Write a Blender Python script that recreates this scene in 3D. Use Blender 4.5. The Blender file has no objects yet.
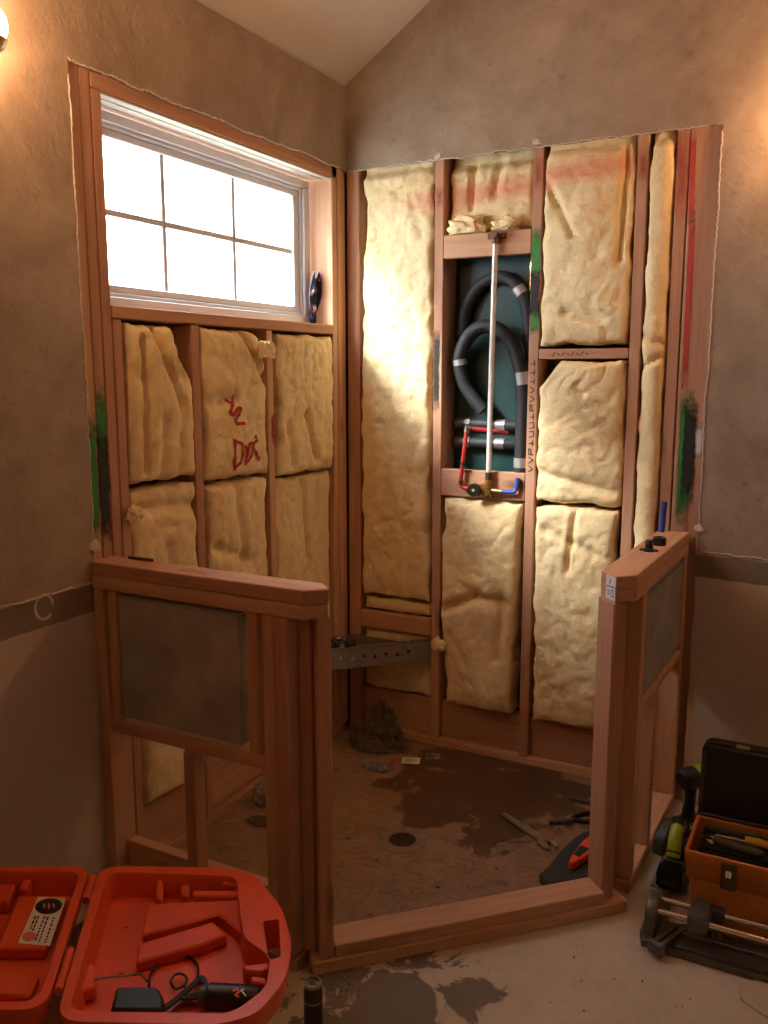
import bpy, bmesh, math, random
from mathutils import Vector, Matrix, noise, Euler
random.seed(7)
S = bpy.context.scene
COL = S.collection
R = math.radians

# ------------------------------------------------------------------ camera
CAM = Vector((1.903, -3.257, 1.603)); YAW = R(27.9); PITCH = R(9.1); FPX = 870.0
cd = bpy.data.cameras.new('camera'); co = bpy.data.objects.new('camera', cd); COL.objects.link(co)
co.location = CAM; co.rotation_euler = (math.pi/2 - PITCH, 0, YAW)
cd.sensor_fit = 'VERTICAL'; cd.sensor_height = 36; cd.sensor_width = 27; cd.lens = FPX/1024*36; cd.clip_start = .02
S.camera = co
FW = Vector((-math.sin(YAW)*math.cos(PITCH), math.cos(YAW)*math.cos(PITCH), -math.sin(PITCH)))
RT = Vector((math.cos(YAW), math.sin(YAW), 0)); UP = RT.cross(FW)
def hit(px, py, ax, c):
    d = FW*FPX + RT*(px-384) + UP*(512-py)
    return CAM + d*((c-CAM[ax])/d[ax])
def PX(px, py, c=0): return hit(px, py, 0, c)
def PY(px, py, c=0): return hit(px, py, 1, c)
def PZ(px, py, c=0): return hit(px, py, 2, c)

# ------------------------------------------------------------------ world, sun, exposure
W = bpy.data.worlds.new('overcast_sky'); S.world = W; W.use_nodes = True
W.node_tree.nodes['Background'].inputs[0].default_value = (.86, .93, 1, 1)
W.node_tree.nodes['Background'].inputs[1].default_value = 10.0
sd = bpy.data.lights.new('hazy_sun', 'SUN'); sd.energy = 8.5; sd.angle = R(18); sd.color = (1, .96, .9)
so = bpy.data.objects.new('hazy_sun', sd); COL.objects.link(so)
so.location = (-4, -2, 4)
so.rotation_euler = Vector((.68, .70, -.70)).to_track_quat('-Z', 'Y').to_euler()
LAMP_STRENGTH = 66.0
S.view_settings.view_transform = 'Standard'; S.view_settings.look = 'None'
S.view_settings.exposure = 0.88; S.view_settings.gamma = 1.0; S.view_settings.use_curve_mapping = False

# ------------------------------------------------------------------ material helpers
class NT:
    def __init__(s, name):
        m = bpy.data.materials.new(name); m.use_nodes = True
        s.m = m; s.t = m.node_tree; s.b = s.t.nodes['Principled BSDF']; s.out = s.t.nodes['Material Output']
    def n(s, typ, ins=None, **kw):
        nd = s.t.nodes.new(typ)
        for k, v in kw.items(): setattr(nd, k, v)
        for k, v in (ins or {}).items():
            if hasattr(v, 'is_output'): s.t.links.new(v, nd.inputs[k])
            else: nd.inputs[k].default_value = v
        return nd
    def l(s, a, b): s.t.links.new(a, b)
    def ramp(s, fac, stops, interp='LINEAR'):
        r = s.n('ShaderNodeValToRGB'); r.color_ramp.interpolation = interp
        e = r.color_ramp.elements
        while len(e) < len(stops): e.new(.5)
        for i, (p, c) in enumerate(stops):
            e[i].position = p; e[i].color = (c[0], c[1], c[2], 1) if not isinstance(c, (int, float)) else (c, c, c, 1)
        s.l(fac, r.inputs[0]); return r.outputs[0]
    def mix(s, fac, a, b, mode='MIX'):
        r = s.n('ShaderNodeMix', data_type='RGBA', blend_type=mode)
        for i, v in ((0, fac), (6, a), (7, b)):
            if hasattr(v, 'is_output'): s.l(v, r.inputs[i])
            else: r.inputs[i].default_value = v if i == 0 else (v[0], v[1], v[2], 1)
        return r.outputs[2]
    def math(s, op, a, b=0.0, clamp=False):
        r = s.n('ShaderNodeMath', operation=op); r.use_clamp = clamp
        for i, v in ((0, a), (1, b)):
            if hasattr(v, 'is_output'): s.l(v, r.inputs[i])
            else: r.inputs[i].default_value = v
        return r.outputs[0]
    def bump(s, h, strength=.3, dist=.01):
        b = s.n('ShaderNodeBump', {'Strength': strength, 'Distance': dist, 'Height': h}); s.l(b.outputs[0], s.b.inputs['Normal'])
    def objvec(s, scale=(1, 1, 1), rnd=True):
        tc = s.n('ShaderNodeTexCoord'); v = tc.outputs['Object']
        if rnd:
            oi = s.n('ShaderNodeObjectInfo')
            k = s.n('ShaderNodeVectorMath', {0: oi.outputs['Random'], 1: (37, 53, 71)}, operation='MULTIPLY')
            v = s.n('ShaderNodeVectorMath', {0: v, 1: k.outputs[0]}, operation='ADD').outputs[0]
        return s.n('ShaderNodeMapping', {'Vector': v, 'Scale': scale}).outputs[0]
    def noise(s, vec, scale, detail=3, rough=.5, dist=0):
        return s.n('ShaderNodeTexNoise', {'Vector': vec, 'Scale': scale, 'Detail': detail, 'Roughness': rough, 'Distortion': dist}).outputs[0]
    def base(s, c):
        if hasattr(c, 'is_output'): s.l(c, s.b.inputs['Base Color'])
        else: s.b.inputs['Base Color'].default_value = (c[0], c[1], c[2], 1)

def plain(name, c, rough=.5, metal=0, var=.12, scale=30, spec=.5, bump=0):
    t = NT(name); v = t.objvec()
    nz = t.noise(v, scale, 4, .6)
    lo = [x*(1-var) for x in c]; hi = [min(1, x*(1+var)) for x in c]
    t.base(t.ramp(nz, [(.3, lo), (.7, hi)]))
    t.b.inputs['Roughness'].default_value = rough; t.b.inputs['Metallic'].default_value = metal
    t.b.inputs['Specular IOR Level'].default_value = spec
    if bump: t.bump(nz, bump, .003)
    return t.m

def wood(axis, name, light=(.62, .365, .225), dark=(.41, .205, .12)):
    t = NT(name)
    sc = [1, 1, 1]; sc[axis] = .055
    v = t.objvec(tuple(sc)); v2 = t.objvec((1, 1, 1)); s3 = [1, 1, 1]; s3[axis] = .35; v3 = t.objvec(tuple(s3))
    g = t.noise(v, 55, 4, .6, .6); big = t.noise(v, 9, 2, .5, 1.2)
    c = t.ramp(g, [(.25, dark), (.5, [a*.5+b*.5 for a, b in zip(light, dark)]), (.8, light)])
    c = t.mix(t.ramp(big, [(.35, 0), (.7, .6)]), c, light)
    vo = t.n('ShaderNodeTexVoronoi', {'Vector': v3, 'Scale': 5.0, 'Randomness': 1.0})
    kn = t.ramp(vo.outputs['Distance'], [(.05, 1), (.15, 0)])
    c = t.mix(t.math('MULTIPLY', kn, .75), c, (.10, .04, .02))
    oi = t.n('ShaderNodeObjectInfo')
    hv = t.n('ShaderNodeHueSaturation', {'Color': c})
    t.l(t.math('ADD', t.math('MULTIPLY', oi.outputs['Random'], .30), .84), hv.inputs['Value'])
    t.l(t.math('ADD', t.math('MULTIPLY', oi.outputs['Random'], .014), .490), hv.inputs['Hue'])
    t.base(hv.outputs[0]); t.b.inputs['Roughness'].default_value = .72; t.b.inputs['Specular IOR Level'].default_value = .25
    t.bump(g, .25, .002)
    return t.m
WOOD = [wood(i, 'lumber_grain_' + 'xyz'[i]) for i in range(3)]

def insulation(name, stripe=False):
    t = NT(name); v = t.objvec()
    a = t.noise(v, 14, 5, .6); f = t.noise(v, 120, 5, .7)
    c = t.ramp(a, [(.3, (.80, .585, .285)), (.5, (.90, .715, .40)), (.72, (.94, .79, .50))])
    c = t.mix(.35, c, t.ramp(f, [(.3, (.62, .44, .22)), (.7, (.93, .82, .58))]))
    if stripe:   # red spray line that runs over the tops of these batts
        gp = t.n('ShaderNodeNewGeometry').outputs['Position']
        sp = t.n('ShaderNodeSeparateXYZ', {0: gp})
        zc = t.math('ADD', t.math('MULTIPLY', sp.outputs[0], .075), 2.245)
        d = t.math('ABSOLUTE', t.math('SUBTRACT', sp.outputs[2], zc))
        d = t.math('ADD', d, t.math('MULTIPLY', t.math('SUBTRACT', t.noise(gp, 12, 3), .5), .07))
        m = t.ramp(d, [(.012, .62), (.055, 0)])
        xm = t.ramp(sp.outputs[0], [(.16, .0), (.42, 1)])
        c = t.mix(t.math('MULTIPLY', m, xm), c, (.72, .20, .14))
    t.base(c); t.b.inputs['Roughness'].default_value = .95; t.b.inputs['Specular IOR Level'].default_value = .1
    h = t.math('ADD', t.math('MULTIPLY', t.noise(v, 45, 5, .65), .7), t.math('MULTIPLY', f, .3))
    t.bump(h, .45, .012)
    return t.m
INS = insulation('glass_wool'); INSR = insulation('glass_wool_sprayed', True)

def wallpaint():
    t = NT('mottled_wall_paint')
    gp = t.n('ShaderNodeNewGeometry').outputs['Position']; sp = t.n('ShaderNodeSeparateXYZ', {0: gp})
    a = t.noise(gp, 3.2, 6, .62, .6); b = t.noise(gp, 9, 5, .6)
    up = t.ramp(a, [(.28, (.26, .192, .145)), (.5, (.36, .275, .21)), (.72, (.46, .36, .285))])
    up = t.mix(t.ramp(b, [(.50, 0), (.78, .45)]), up, (.50, .385, .31))
    sc = t.noise(gp, 24, 4, .7)
    up = t.mix(t.ramp(sc, [(.58, 0), (.74, .55)]), up, (.22, .15, .11))
    zz = t.math('ADD', sp.outputs[2], t.math('MULTIPLY', t.math('SUBTRACT', t.noise(gp, 16, 4), .5), .018))
    zz = t.math('ADD', zz, t.math('MULTIPLY', sp.outputs[0], .03))
    st = t.ramp(b, [(.3, (.20, .155, .115)), (.7, (.26, .205, .155))])
    lo = t.ramp(t.noise(gp, 2.0, 4), [(.3, (.52, .43, .35)), (.7, (.58, .485, .40))])
    c = t.mix(t.math('GREATER_THAN', zz, 0.918), lo, st)
    rid = t.math('MULTIPLY', t.math('GREATER_THAN', zz, 1.0005), t.math('LESS_THAN', zz, 1.0065))
    c = t.mix(t.math('GREATER_THAN', zz, 1.002), c, up)
    c = t.mix(t.math('MULTIPLY', rid, .6), c, (.55, .48, .40))
    t.base(c); t.b.inputs['Roughness'].default_value = .42; t.b.inputs['Specular IOR Level'].default_value = .35
    h = t.math('ADD', t.math('MULTIPLY', t.noise(gp, 18, 5, .65, 1.5), .8), t.math('MULTIPLY', t.noise(gp, 70, 3), .2))
    t.bump(h, .28, .012)
    return t.m
M_WALL = wallpaint()
M_CEIL = plain('ceiling_paint', (.56, .50, .45), .8, var=.03, scale=6)
M_GYP = plain('torn_gypsum', (.62, .55, .48), .9, var=.2, scale=60)
M_SHEATH = plain('dark_sheathing', (.16, .10, .06), .8, var=.3, scale=18)
M_GREEN = plain('green_board', (.006, .048, .048), .5, var=.25, scale=8)
M_VINYL = plain('white_vinyl', (.60, .60, .64), .35, var=.03)
M_CHROME = plain('chrome', (.75, .74, .72), .18, 1, .05)
M_GALV = plain('galvanised_steel', (.40, .38, .36), .42, .9, .2, 60)
M_STEEL = plain('dull_steel', (.34, .31, .28), .38, .9, .2, 60)
M_BLACK = plain('black_plastic', (.012, .012, .014), .4, 0, .3)
M_RUBBER = plain('black_foam_rubber', (.022, .023, .028), .62, 0, .3, 90)
M_TAPE = plain('silver_tape', (.52, .53, .55), .38, .6, .1)
M_BRASS = plain('brass', (.42, .25, .09), .36, .9, .25, 80)
M_BRONZE = plain('dark_bronze', (.12, .075, .045), .45, .7, .3, 80)
M_RED = plain('red_pipe', (.45, .03, .03), .4, 0, .12)
M_BLUE = plain('blue_pipe', (.03, .07, .38), .4, 0, .12)
M_WPIPE = plain('pale_riser_pipe', (.66, .64, .62), .35, .15, .12, 40)
M_CEMENT = plain('cement_board', (.36, .33, .29), .85, 0, .22, 7, .2)
M_ORANGE = plain('orange_plastic', (.72, .085, .018), .42, 0, .08, 12)
M_ORANGE2 = plain('orange_red_plastic', (.80, .07, .02), .4, 0, .1)
M_TBOX = plain('ochre_plastic', (.58, .20, .035), .45, 0, .1, 12)
M_LIME = plain('lime_plastic', (.42, .52, .03), .4, 0, .1)
M_DGREY = plain('dark_grey_plastic', (.045, .045, .048), .45, 0, .2)
M_CAST = plain('grey_cast_metal', (.13, .125, .12), .45, .5, .2, 60)
M_PAPER = plain('white_paper', (.74, .70, .64), .8, 0, .06)
M_INK = plain('black_ink', (.012, .01, .01), .7, 0, .1)
M_INKBLUE = plain('blue_ink', (.05, .07, .35), .7, 0, .1)
M_INKRED = plain('red_marker', (.42, .02, .025), .8, 0, .25, 60)
M_PINK = plain('pink_print', (.62, .14, .10), .7, 0, .1)
M_OUTG = plain('outside_ground', (.55, .56, .52), .9, 0, .2, 1)
M_SEAT = plain('bench_board', (.11, .085, .065), .6, 0, .25, 14)
M_DRAIN = plain('grey_drain', (.20, .135, .09), .6, 0, .25, 50)
M_PIT = plain('drain_pit', (.012, .010, .009), .8)
M_YELLOW = plain('yellow_handle', (.55, .36, .05), .5)
M_SOFFIT_LIT = plain('daylit_soffit_tone', (.50, .43, .36), .7, 0, .1, 20)  # pale tone that paints daylight onto the header's wood underside
M_PORC = plain('light_tan_tile', (.42, .34, .25), .6, 0, .08)

def glassmat():
    t = NT('window_glass'); t.t.nodes.remove(t.b)
    a = t.n('ShaderNodeBsdfTransparent', {0: (.95, .97, .97, 1)}); g = t.n('ShaderNodeBsdfGlossy', {'Roughness': .03})
    m = t.n('ShaderNodeMixShader', {0: .06}); t.l(a.outputs[0], m.inputs[1]); t.l(g.outputs[0], m.inputs[2]); t.l(m.outputs[0], t.out.inputs[0])
    return t.m
M_GLASS = glassmat()
def filmmat(name, col, clear):
    t = NT(name); v = t.objvec(); nz = t.noise(v, 40, 4, .6)
    t.base(t.ramp(nz, [(.3, [c*.6 for c in col]), (.7, col)])); t.b.inputs['Roughness'].default_value = .22
    a = t.n('ShaderNodeBsdfTransparent'); m = t.n('ShaderNodeMixShader')
    t.l(t.ramp(nz, [(.35, 1-clear), (.7, min(1, 1.35-clear))]), m.inputs[0])
    t.l(a.outputs[0], m.inputs[1]); t.l(t.b.outputs[0], m.inputs[2]); t.l(m.outputs[0], t.out.inputs[0])
    return t.m
M_FILM = filmmat('clear_film', (.50, .48, .44), .6)
M_BAG = filmmat('grey_green_bag', (.20, .155, .11), .5)
def globemat():
    t = NT('lit_globe'); t.base((.9, .8, .65))
    t.b.inputs['Emission Color'].default_value = (1, .54, .25, 1); t.b.inputs['Emission Strength'].default_value = LAMP_STRENGTH
    return t.m
M_GLOBE = globemat()
def floormat():
    t = NT('stripped_floor'); gp = t.n('ShaderNodeNewGeometry').outputs['Position']
    a = t.noise(gp, 4, 6, .6); b = t.noise(gp, 30, 4, .6)
    c = t.ramp(a, [(.3, (.42, .34, .27)), (.55, (.52, .43, .345)), (.75, (.58, .49, .40))])
    c = t.mix(.25, c, t.ramp(b, [(.3, (.26, .20, .15)), (.7, (.5, .42, .33))]))
    # dark adhesive scars left where the covering was scraped off
    d = t.n('ShaderNodeVectorMath', {0: gp, 1: (.97, -1.47, 0)}, operation='DISTANCE').outputs['Value']
    k = t.math('ADD', t.math('MULTIPLY', t.noise(gp, 7, 4, .6, .5), .62), t.math('MULTIPLY', d, -.62))
    c = t.mix(t.ramp(k, [(.165, 0), (.185, .85)]), c, (.105, .085, .065))
    sp = t.ramp(t.noise(gp, 60, 2), [(.73, 0), (.76, .7)])
    c = t.mix(sp, c, (.08, .05, .035))
    t.base(c); t.b.inputs['Roughness'].default_value = .7; t.b.inputs['Specular IOR Level'].default_value = .3
    t.bump(b, .2, .004); return t.m
M_FLOOR = floormat()
def plymat():
    t = NT('stained_plywood'); gp = t.n('ShaderNodeNewGeometry').outputs['Position']
    mp = t.n('ShaderNodeMapping', {'Vector': gp, 'Scale': (1.2, 3.4, 1), 'Rotation': (0, 0, .25)}).outputs[0]
    g = t.noise(mp, 3.2, 3, .5, 1.6)
    w = t.math('FRACT', t.math('MULTIPLY', g, 9.0))
    c = t.ramp(w, [(0, (.20, .11, .062)), (.5, (.32, .185, .108)), (.90, (.26, .145, .082)), (1, (.10, .05, .028))])
    c = t.mix(.35, c, t.ramp(t.noise(gp, 9, 5, .6), [(.3, (.13, .075, .045)), (.7, (.36, .225, .14))]))
    d = t.n('ShaderNodeVectorMath', {0: gp, 1: (.80, -.28, 0)}, operation='DISTANCE').outputs['Value']
    k = t.math('ADD', t.math('MULTIPLY', t.noise(gp, 6, 4, .6, .4), .75), t.math('MULTIPLY', d, -.75))
    wet = t.ramp(k, [(.10, 0), (.13, .8)])
    c = t.mix(wet, c, (.060, .024, .012))
    t.base(c); t.l(t.ramp(wet, [(0, .72), (1, .32)]), t.b.inputs['Roughness']); t.b.inputs['Specular IOR Level'].default_value = .35
    return t.m
M_PLY = plymat()
def spray(name, col, hard=.5, core=.20):      # a sprayed or brushed mark: noisy soft edge, own shape
    t = NT(name); uv = t.n('ShaderNodeTexCoord').outputs['UV']; sp = t.n('ShaderNodeSeparateXYZ', {0: uv})
    gp = t.n('ShaderNodeNewGeometry').outputs['Position']
    du = t.math('ABSOLUTE', t.math('SUBTRACT', sp.outputs[0], .5)); dv = t.math('ABSOLUTE', t.math('SUBTRACT', sp.outputs[1], .5))
    d = t.math('MAXIMUM', du, dv)
    d = t.math('ADD', d, t.math('MULTIPLY', t.math('SUBTRACT', t.noise(gp, 38, 4, .6), .5), .35))
    al = t.ramp(d, [(core, hard), (.48, 0)])
    t.base(col); t.b.inputs['Roughness'].default_value = .6
    a = t.n('ShaderNodeBsdfTransparent'); m = t.n('ShaderNodeMixShader', {0: al}); t.l(a.outputs[0], m.inputs[1]); t.l(t.b.outputs[0], m.inputs[2]); t.l(m.outputs[0], t.out.inputs[0])
    return t.m
SP_GREEN = spray('green_spray', (.03, .24, .05), .95, .26); SP_BLACK = spray('black_spray', (.012, .013, .014), .97, .28)
SP_RED = spray('red_spray', (.50, .05, .04), .5, .1); SP_RED2 = spray('red_spray_line', (.55, .05, .04), .75, .3); SP_WHITE = spray('white_scuff', (.7, .68, .68), .9)
def wrapmat():
    t = NT('printed_wrapper'); v = t.objvec()
    c = t.ramp(t.noise(v, 28, 2, .5), [(.40, (.012, .014, .03)), (.56, (.05, .08, .20)), (.62, (.35, .10, .06)), (.68, (.5, .5, .5))], 'CONSTANT')
    t.base(c); t.b.inputs['Roughness'].default_value = .25; return t.m
M_WRAP = wrapmat()

# ------------------------------------------------------------------ object helpers
def tag(o, label=None, cat=None, group=None, kind=None):
    for k, v in (('label', label), ('category', cat), ('group', group), ('kind', kind)):
        if v: o[k] = v
    return o
def att(o, parent):
    if parent is not None:
        o.parent = parent
        o.matrix_parent_inverse = wm(parent).inverted()
    return o
def wm(o):
    m = Matrix.LocRotScale(o.location, o.rotation_euler, o.scale)
    return wm(o.parent) @ o.matrix_parent_inverse @ m if o.parent else m
def empty(name, loc, rz=0, label=None, cat=None, group=None, kind=None):
    o = bpy.data.objects.new(name, None); COL.objects.link(o); o.location = loc; o.rotation_euler = (0, 0, rz); o.empty_display_size = .05
    return tag(o, label, cat, group, kind)
def link(name, bm, mat, parent=None, smooth=False, loc=None, rot=None):
    bmesh.ops.recalc_face_normals(bm, faces=bm.faces)
    me = bpy.data.meshes.new(name); bm.to_mesh(me); bm.free()
    if smooth:
        for p in me.polygons: p.use_smooth = True
        me.set_sharp_from_angle(angle=R(40))
    o = bpy.data.objects.new(name, me); COL.objects.link(o); me.materials.append(mat)
    if loc is not None: o.location = loc
    if rot is not None: o.rotation_euler = rot
    return att(o, parent)
def bevel(bm, w, seg=1):
    bmesh.ops.bevel(bm, geom=list(bm.edges), offset=w, segments=seg, affect='EDGES', clamp_overlap=True)
def addbox(bm, lo, hi, bv=0, seg=1):
    t = bmesh.new(); r = bmesh.ops.create_cube(t, size=1)
    for v in t.verts: v.co = Vector([lo[i] + (hi[i]-lo[i])*(v.co[i]+.5) for i in range(3)])
    if bv: bevel(t, bv, seg)
    merge(bm, t)
def merge(bm, t, M=None):
    if M is not None: bmesh.ops.transform(t, matrix=M, verts=t.verts)
    me = bpy.data.meshes.new('tmp'); t.to_mesh(me); t.free(); bm.from_mesh(me); bpy.data.meshes.remove(me)
def boxo(name, lo, hi, mat, parent=None, bv=.003, seg=1, smooth=False):
    lo = Vector([min(a, b) for a, b in zip(lo, hi)]) if False else Vector(lo); hi = Vector(hi); c = (lo+hi)/2; h = (hi-lo)/2
    bm = bmesh.new(); addbox(bm, -h, h, bv, seg)
    return link(name, bm, mat, parent, smooth, loc=c)
def lum(name, parent, lo, hi, bv=.003):
    d = [abs(b-a) for a, b in zip(lo, hi)]; ax = d.index(max(d))
    return boxo(name, [min(a, b) for a, b in zip(lo, hi)], [max(a, b) for a, b in zip(lo, hi)], WOOD[ax], parent, bv)
def cyl(bm, p0, p1, r0, r1=None, seg=20, caps=True):
    p0 = Vector(p0); p1 = Vector(p1); d = p1-p0
    t = bmesh.new(); bmesh.ops.create_cone(t, cap_ends=caps, segments=seg, radius1=r0, radius2=r0 if r1 is None else r1, depth=d.length)
    merge(bm, t, Matrix.Translation((p0+p1)/2) @ d.to_track_quat('Z', 'Y').to_matrix().to_4x4())
def cylo(name, p0, p1, r0, mat, parent=None, r1=None, seg=20):
    bm = bmesh.new(); cyl(bm, p0, p1, r0, r1, seg); return link(name, bm, mat, parent, True)
def lathe(bm, prof, c=(0, 0, 0), seg=28, M=None):
    t = bmesh.new(); rings = []
    for r, z in prof:
        rings.append([t.verts.new((r*math.cos(a*2*math.pi/seg), r*math.sin(a*2*math.pi/seg), z)) for a in range(seg)] if r > 1e-6 else [t.verts.new((0, 0, z))])
    for a, b in zip(rings, rings[1:]):
        for i in range(seg):
            j = (i+1) % seg
            f = [a[i % len(a)], a[j % len(a)], b[j % len(b)], b[i % len(b)]]
            u = []
            for x in f:
                if x not in u: u.append(x)
            if len(u) > 2: t.faces.new(u)
    merge(bm, t, (M or Matrix()) if M is not None else Matrix.Translation(c))
def smooth_path(pts, n=8):
    P = [Vector(p) for p in pts]; Q = [P[0]*2-P[1]] + P + [P[-1]*2-P[-2]]; out = []
    for i in range(1, len(Q)-2):
        for k in range(n):
            t = k/n; a, b, c, d = Q[i-1], Q[i], Q[i+1], Q[i+2]
            out.append(.5*((2*b)+(-a+c)*t+(2*a-5*b+4*c-d)*t*t+(-a+3*b-3*c+d)*t**3))
    out.append(P[-1]); return out
def sweep(bm, pts, r, seg=10):
    n = len(pts); rings = []; up = Vector((0, 0, 1)); prev = None
    for i, p in enumerate(pts):
        d = (pts[min(i+1, n-1)]-pts[max(i-1, 0)]).normalized()
        if prev is None:
            a = d.orthogonal().normalized()
        else:
            a = (prev - d*prev.dot(d)).normalized()
        prev = a; b = d.cross(a)
        rr = r(i/(n-1)) if callable(r) else r
        rings.append([bm.verts.new(p+a*rr*math.cos(k*2*math.pi/seg)+b*rr*math.sin(k*2*math.pi/seg)) for k in range(seg)])
    for A, B in zip(rings, rings[1:]):
        for k in range(seg): bm.faces.new((A[k], A[(k+1) % seg], B[(k+1) % seg], B[k]))
    bm.faces.new(rings[0][::-1]); bm.faces.new(rings[-1])
def tube(name, pts, r, mat, parent=None, seg=12, n=8, sm=True):
    bm = bmesh.new(); sweep(bm, smooth_path(pts, n) if sm else [Vector(p) for p in pts], r, seg); return link(name, bm, mat, parent, True)
def prism(bm, poly, z0, z1, bv=0):
    t = bmesh.new(); b = [t.verts.new((x, y, z0)) for x, y in poly]; f = t.faces.new(b)
    r = bmesh.ops.extrude_face_region(t, geom=[f]); 
    for e in r['geom']:
        if isinstance(e, bmesh.types.BMVert): e.co.z = z1
    bmesh.ops.recalc_face_normals(t, faces=t.faces)
    if bv: bevel(t, bv)
    merge(bm, t)
def fbm(x, y, z, oct=4, g=2.0):
    v = 0; a = 1; s = 0
    for _ in range(oct):
        v += a*noise.noise((x, y, z)); s += a; a *= .5; x *= g; y *= g; z *= g
    return v/s
def blob(name, c, size, mat, parent=None, seed=0, amp=.35, freq=2.2, sub=4, sharp=False):
    bm = bmesh.new(); bmesh.ops.create_icosphere(bm, subdivisions=sub, radius=1)
    for v in bm.verts:
        p = v.co.copy(); n_ = fbm(p.x*freq+seed*7.1, p.y*freq, p.z*freq+seed, 4)
        if sharp: n_ = .35-abs(n_)*2
        k = 1+amp*n_; q = Vector((p.x*size[0]*k, p.y*size[1]*k, p.z*size[2]*k))
        q.z = max(q.z, -size[2]*.55)
        v.co = q
    return link(name, bm, mat, parent, not sharp, loc=Vector(c)+Vector((0, 0, size[2]*.55)))

# generic surface patch on a wall face.  plane 'L': the window wall (faces +x, u is y); 'B': the back wall (faces -y, u is x)
def on(plane, u, z, d):
    return Vector((d, u, z)) if plane == 'L' else Vector((u, -d, z))
def patch(name, plane, u0, u1, z0, z1, mat, parent, d=.0012, lean=0):
    bm = bmesh.new(); uvl = bm.loops.layers.uv.new('UVMap')
    q = [(u0, z0, 0, 0), (u1, z0, 1, 0), (u1+lean, z1, 1, 1), (u0+lean, z1, 0, 1)]
    f = bm.faces.new([bm.verts.new(on(plane, a, b, d)) for a, b, _, _ in q])
    for l_, (_, _, s, t) in zip(f.loops, q): l_[uvl].uv = (s, t)
    return link(name, bm, mat, parent)
def ribbon(name, lines, width, mat, parent, place):
    """hand-drawn strokes: each line is a list of (u, z); place(u, z) gives the point on the surface"""
    bm = bmesh.new()
    for ln in lines:
        pts = []
        for a, b in zip(ln, ln[1:]):
            for k in range(6): pts.append((a[0]+(b[0]-a[0])*k/6, a[1]+(b[1]-a[1])*k/6))
        pts.append(ln[-1]); L = []; Rr = []
        for i, p in enumerate(pts):
            a = pts[max(i-1, 0)]; b = pts[min(i+1, len(pts)-1)]
            dx, dz = b[0]-a[0], b[1]-a[1]; m = math.hypot(dx, dz) or 1; w = width*(.8+.4*random.random())/2
            L.append(bm.verts.new(place(p[0]-dz/m*w, p[1]+dx/m*w))); Rr.append(bm.verts.new(place(p[0]+dz/m*w, p[1]-dx/m*w)))
        for i in range(len(pts)-1): bm.faces.new((L[i], L[i+1], Rr[i+1], Rr[i]))
    return link(name, bm, mat, parent)

# ================================================================== SETTING
RX, RY = 3.5, -5.0                      # room extent
H0, SL, RIDGE = 2.744, .667, 1.75       # eave height, ceiling pitch, ridge
ZT = 2.42                               # top of the stripped area
YL = -1.474                             # cut edge on the window wall
XR = 1.466                              # cut edge on the back wall
DC = Vector((.655, -.765, 0))           # drain centre

# floor: four slabs round the drain opening
bm = bmesh.new()
for lo, hi in (((-.2, RY-.1), (DC.x-.12, .2)), ((DC.x+.12, RY-.1), (RX+.1, .2)), ((DC.x-.12, RY-.1), (DC.x+.12, DC.y-.12)), ((DC.x-.12, DC.y+.12), (DC.x+.12, .2))):
    addbox(bm, (lo[0], lo[1], -.10), (hi[0], hi[1], 0))
tag(link('floor', bm, M_FLOOR), 'stripped tan floor with dark adhesive scars', kind='structure')

# wall_left: drywall skin with a ragged cut edge, parent of its framing
def ragged_strip(pts_in, pts_out, thick, axis):
    bm = bmesh.new()
    a = [bm.verts.new(p) for p in pts_in]; b = [bm.verts.new(p) for p in pts_out]
    fs = [bm.faces.new((a[i], a[i+1], b[i+1], b[i])) for i in range(len(a)-1)]
    r = bmesh.ops.extrude_face_region(bm, geom=fs)
    for e in r['geom']:
        if isinstance(e, bmesh.types.BMVert): e.co += thick
    return bm
def jit(s, k, amp): return amp*fbm(s*k, 3.3, 1.7, 4)
DW = .013
n = 160
bm = bmesh.new()
zs = [i/n*H0 for i in range(n+1)]
t = ragged_strip([Vector((DW, YL+(jit(z, 9, .010) if z < ZT-.01 else 0), z)) for z in zs], [Vector((DW, RY, z)) for z in zs], Vector((-DW, 0, 0)), 0); merge(bm, t)
ys = [YL - i/n*YL for i in range(n+1)]
t = ragged_strip([Vector((DW, y, ZT+jit(y, 11, .012))) for y in ys], [Vector((DW, y, H0)) for y in ys], Vector((-DW, 0, 0)), 0); merge(bm, t)
WL = link('wall_left', bm, M_WALL); tag(WL, 'brown mottled plaster wall with window, stripped to studs at the shower', kind='structure')
bm = bmesh.new()
n = 150
def ceilz(x): return H0 + SL*(x if x < RIDGE else 2*RIDGE-x)
xs = [i/n*RX for i in range(n+1)]
top = [Vector((x, -DW, ZT+.004*x/1.4+jit(x+5, 11, .011) if x <= XR else 0)) for x in xs]
i0 = max(i for i, x in enumerate(xs) if x <= XR)
t = ragged_strip(top[:i0+1], [Vector((x, -DW, ceilz(x))) for x in xs[:i0+1]], Vector((0, DW, 0)), 1); merge(bm, t)
zs2 = [i/n*ZT for i in range(n+1)]
t = ragged_strip([Vector((XR+jit(z+9, 8, .008)+(-.008*(1-z/ZT)), -DW, z)) for z in zs2], [Vector((RX, -DW, z)) for z in zs2], Vector((0, DW, 0)), 1); merge(bm, t)
t = ragged_strip([Vector((x, -DW, ZT)) for x in xs[i0:]], [Vector((x, -DW, ceilz(x))) for x in xs[i0:]], Vector((0, DW, 0)), 1); merge(bm, t)
WB = link('wall_back', bm, M_WALL); tag(WB, 'brown mottled gable wall, stripped to studs and insulation at the shower', kind='structure')
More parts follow.
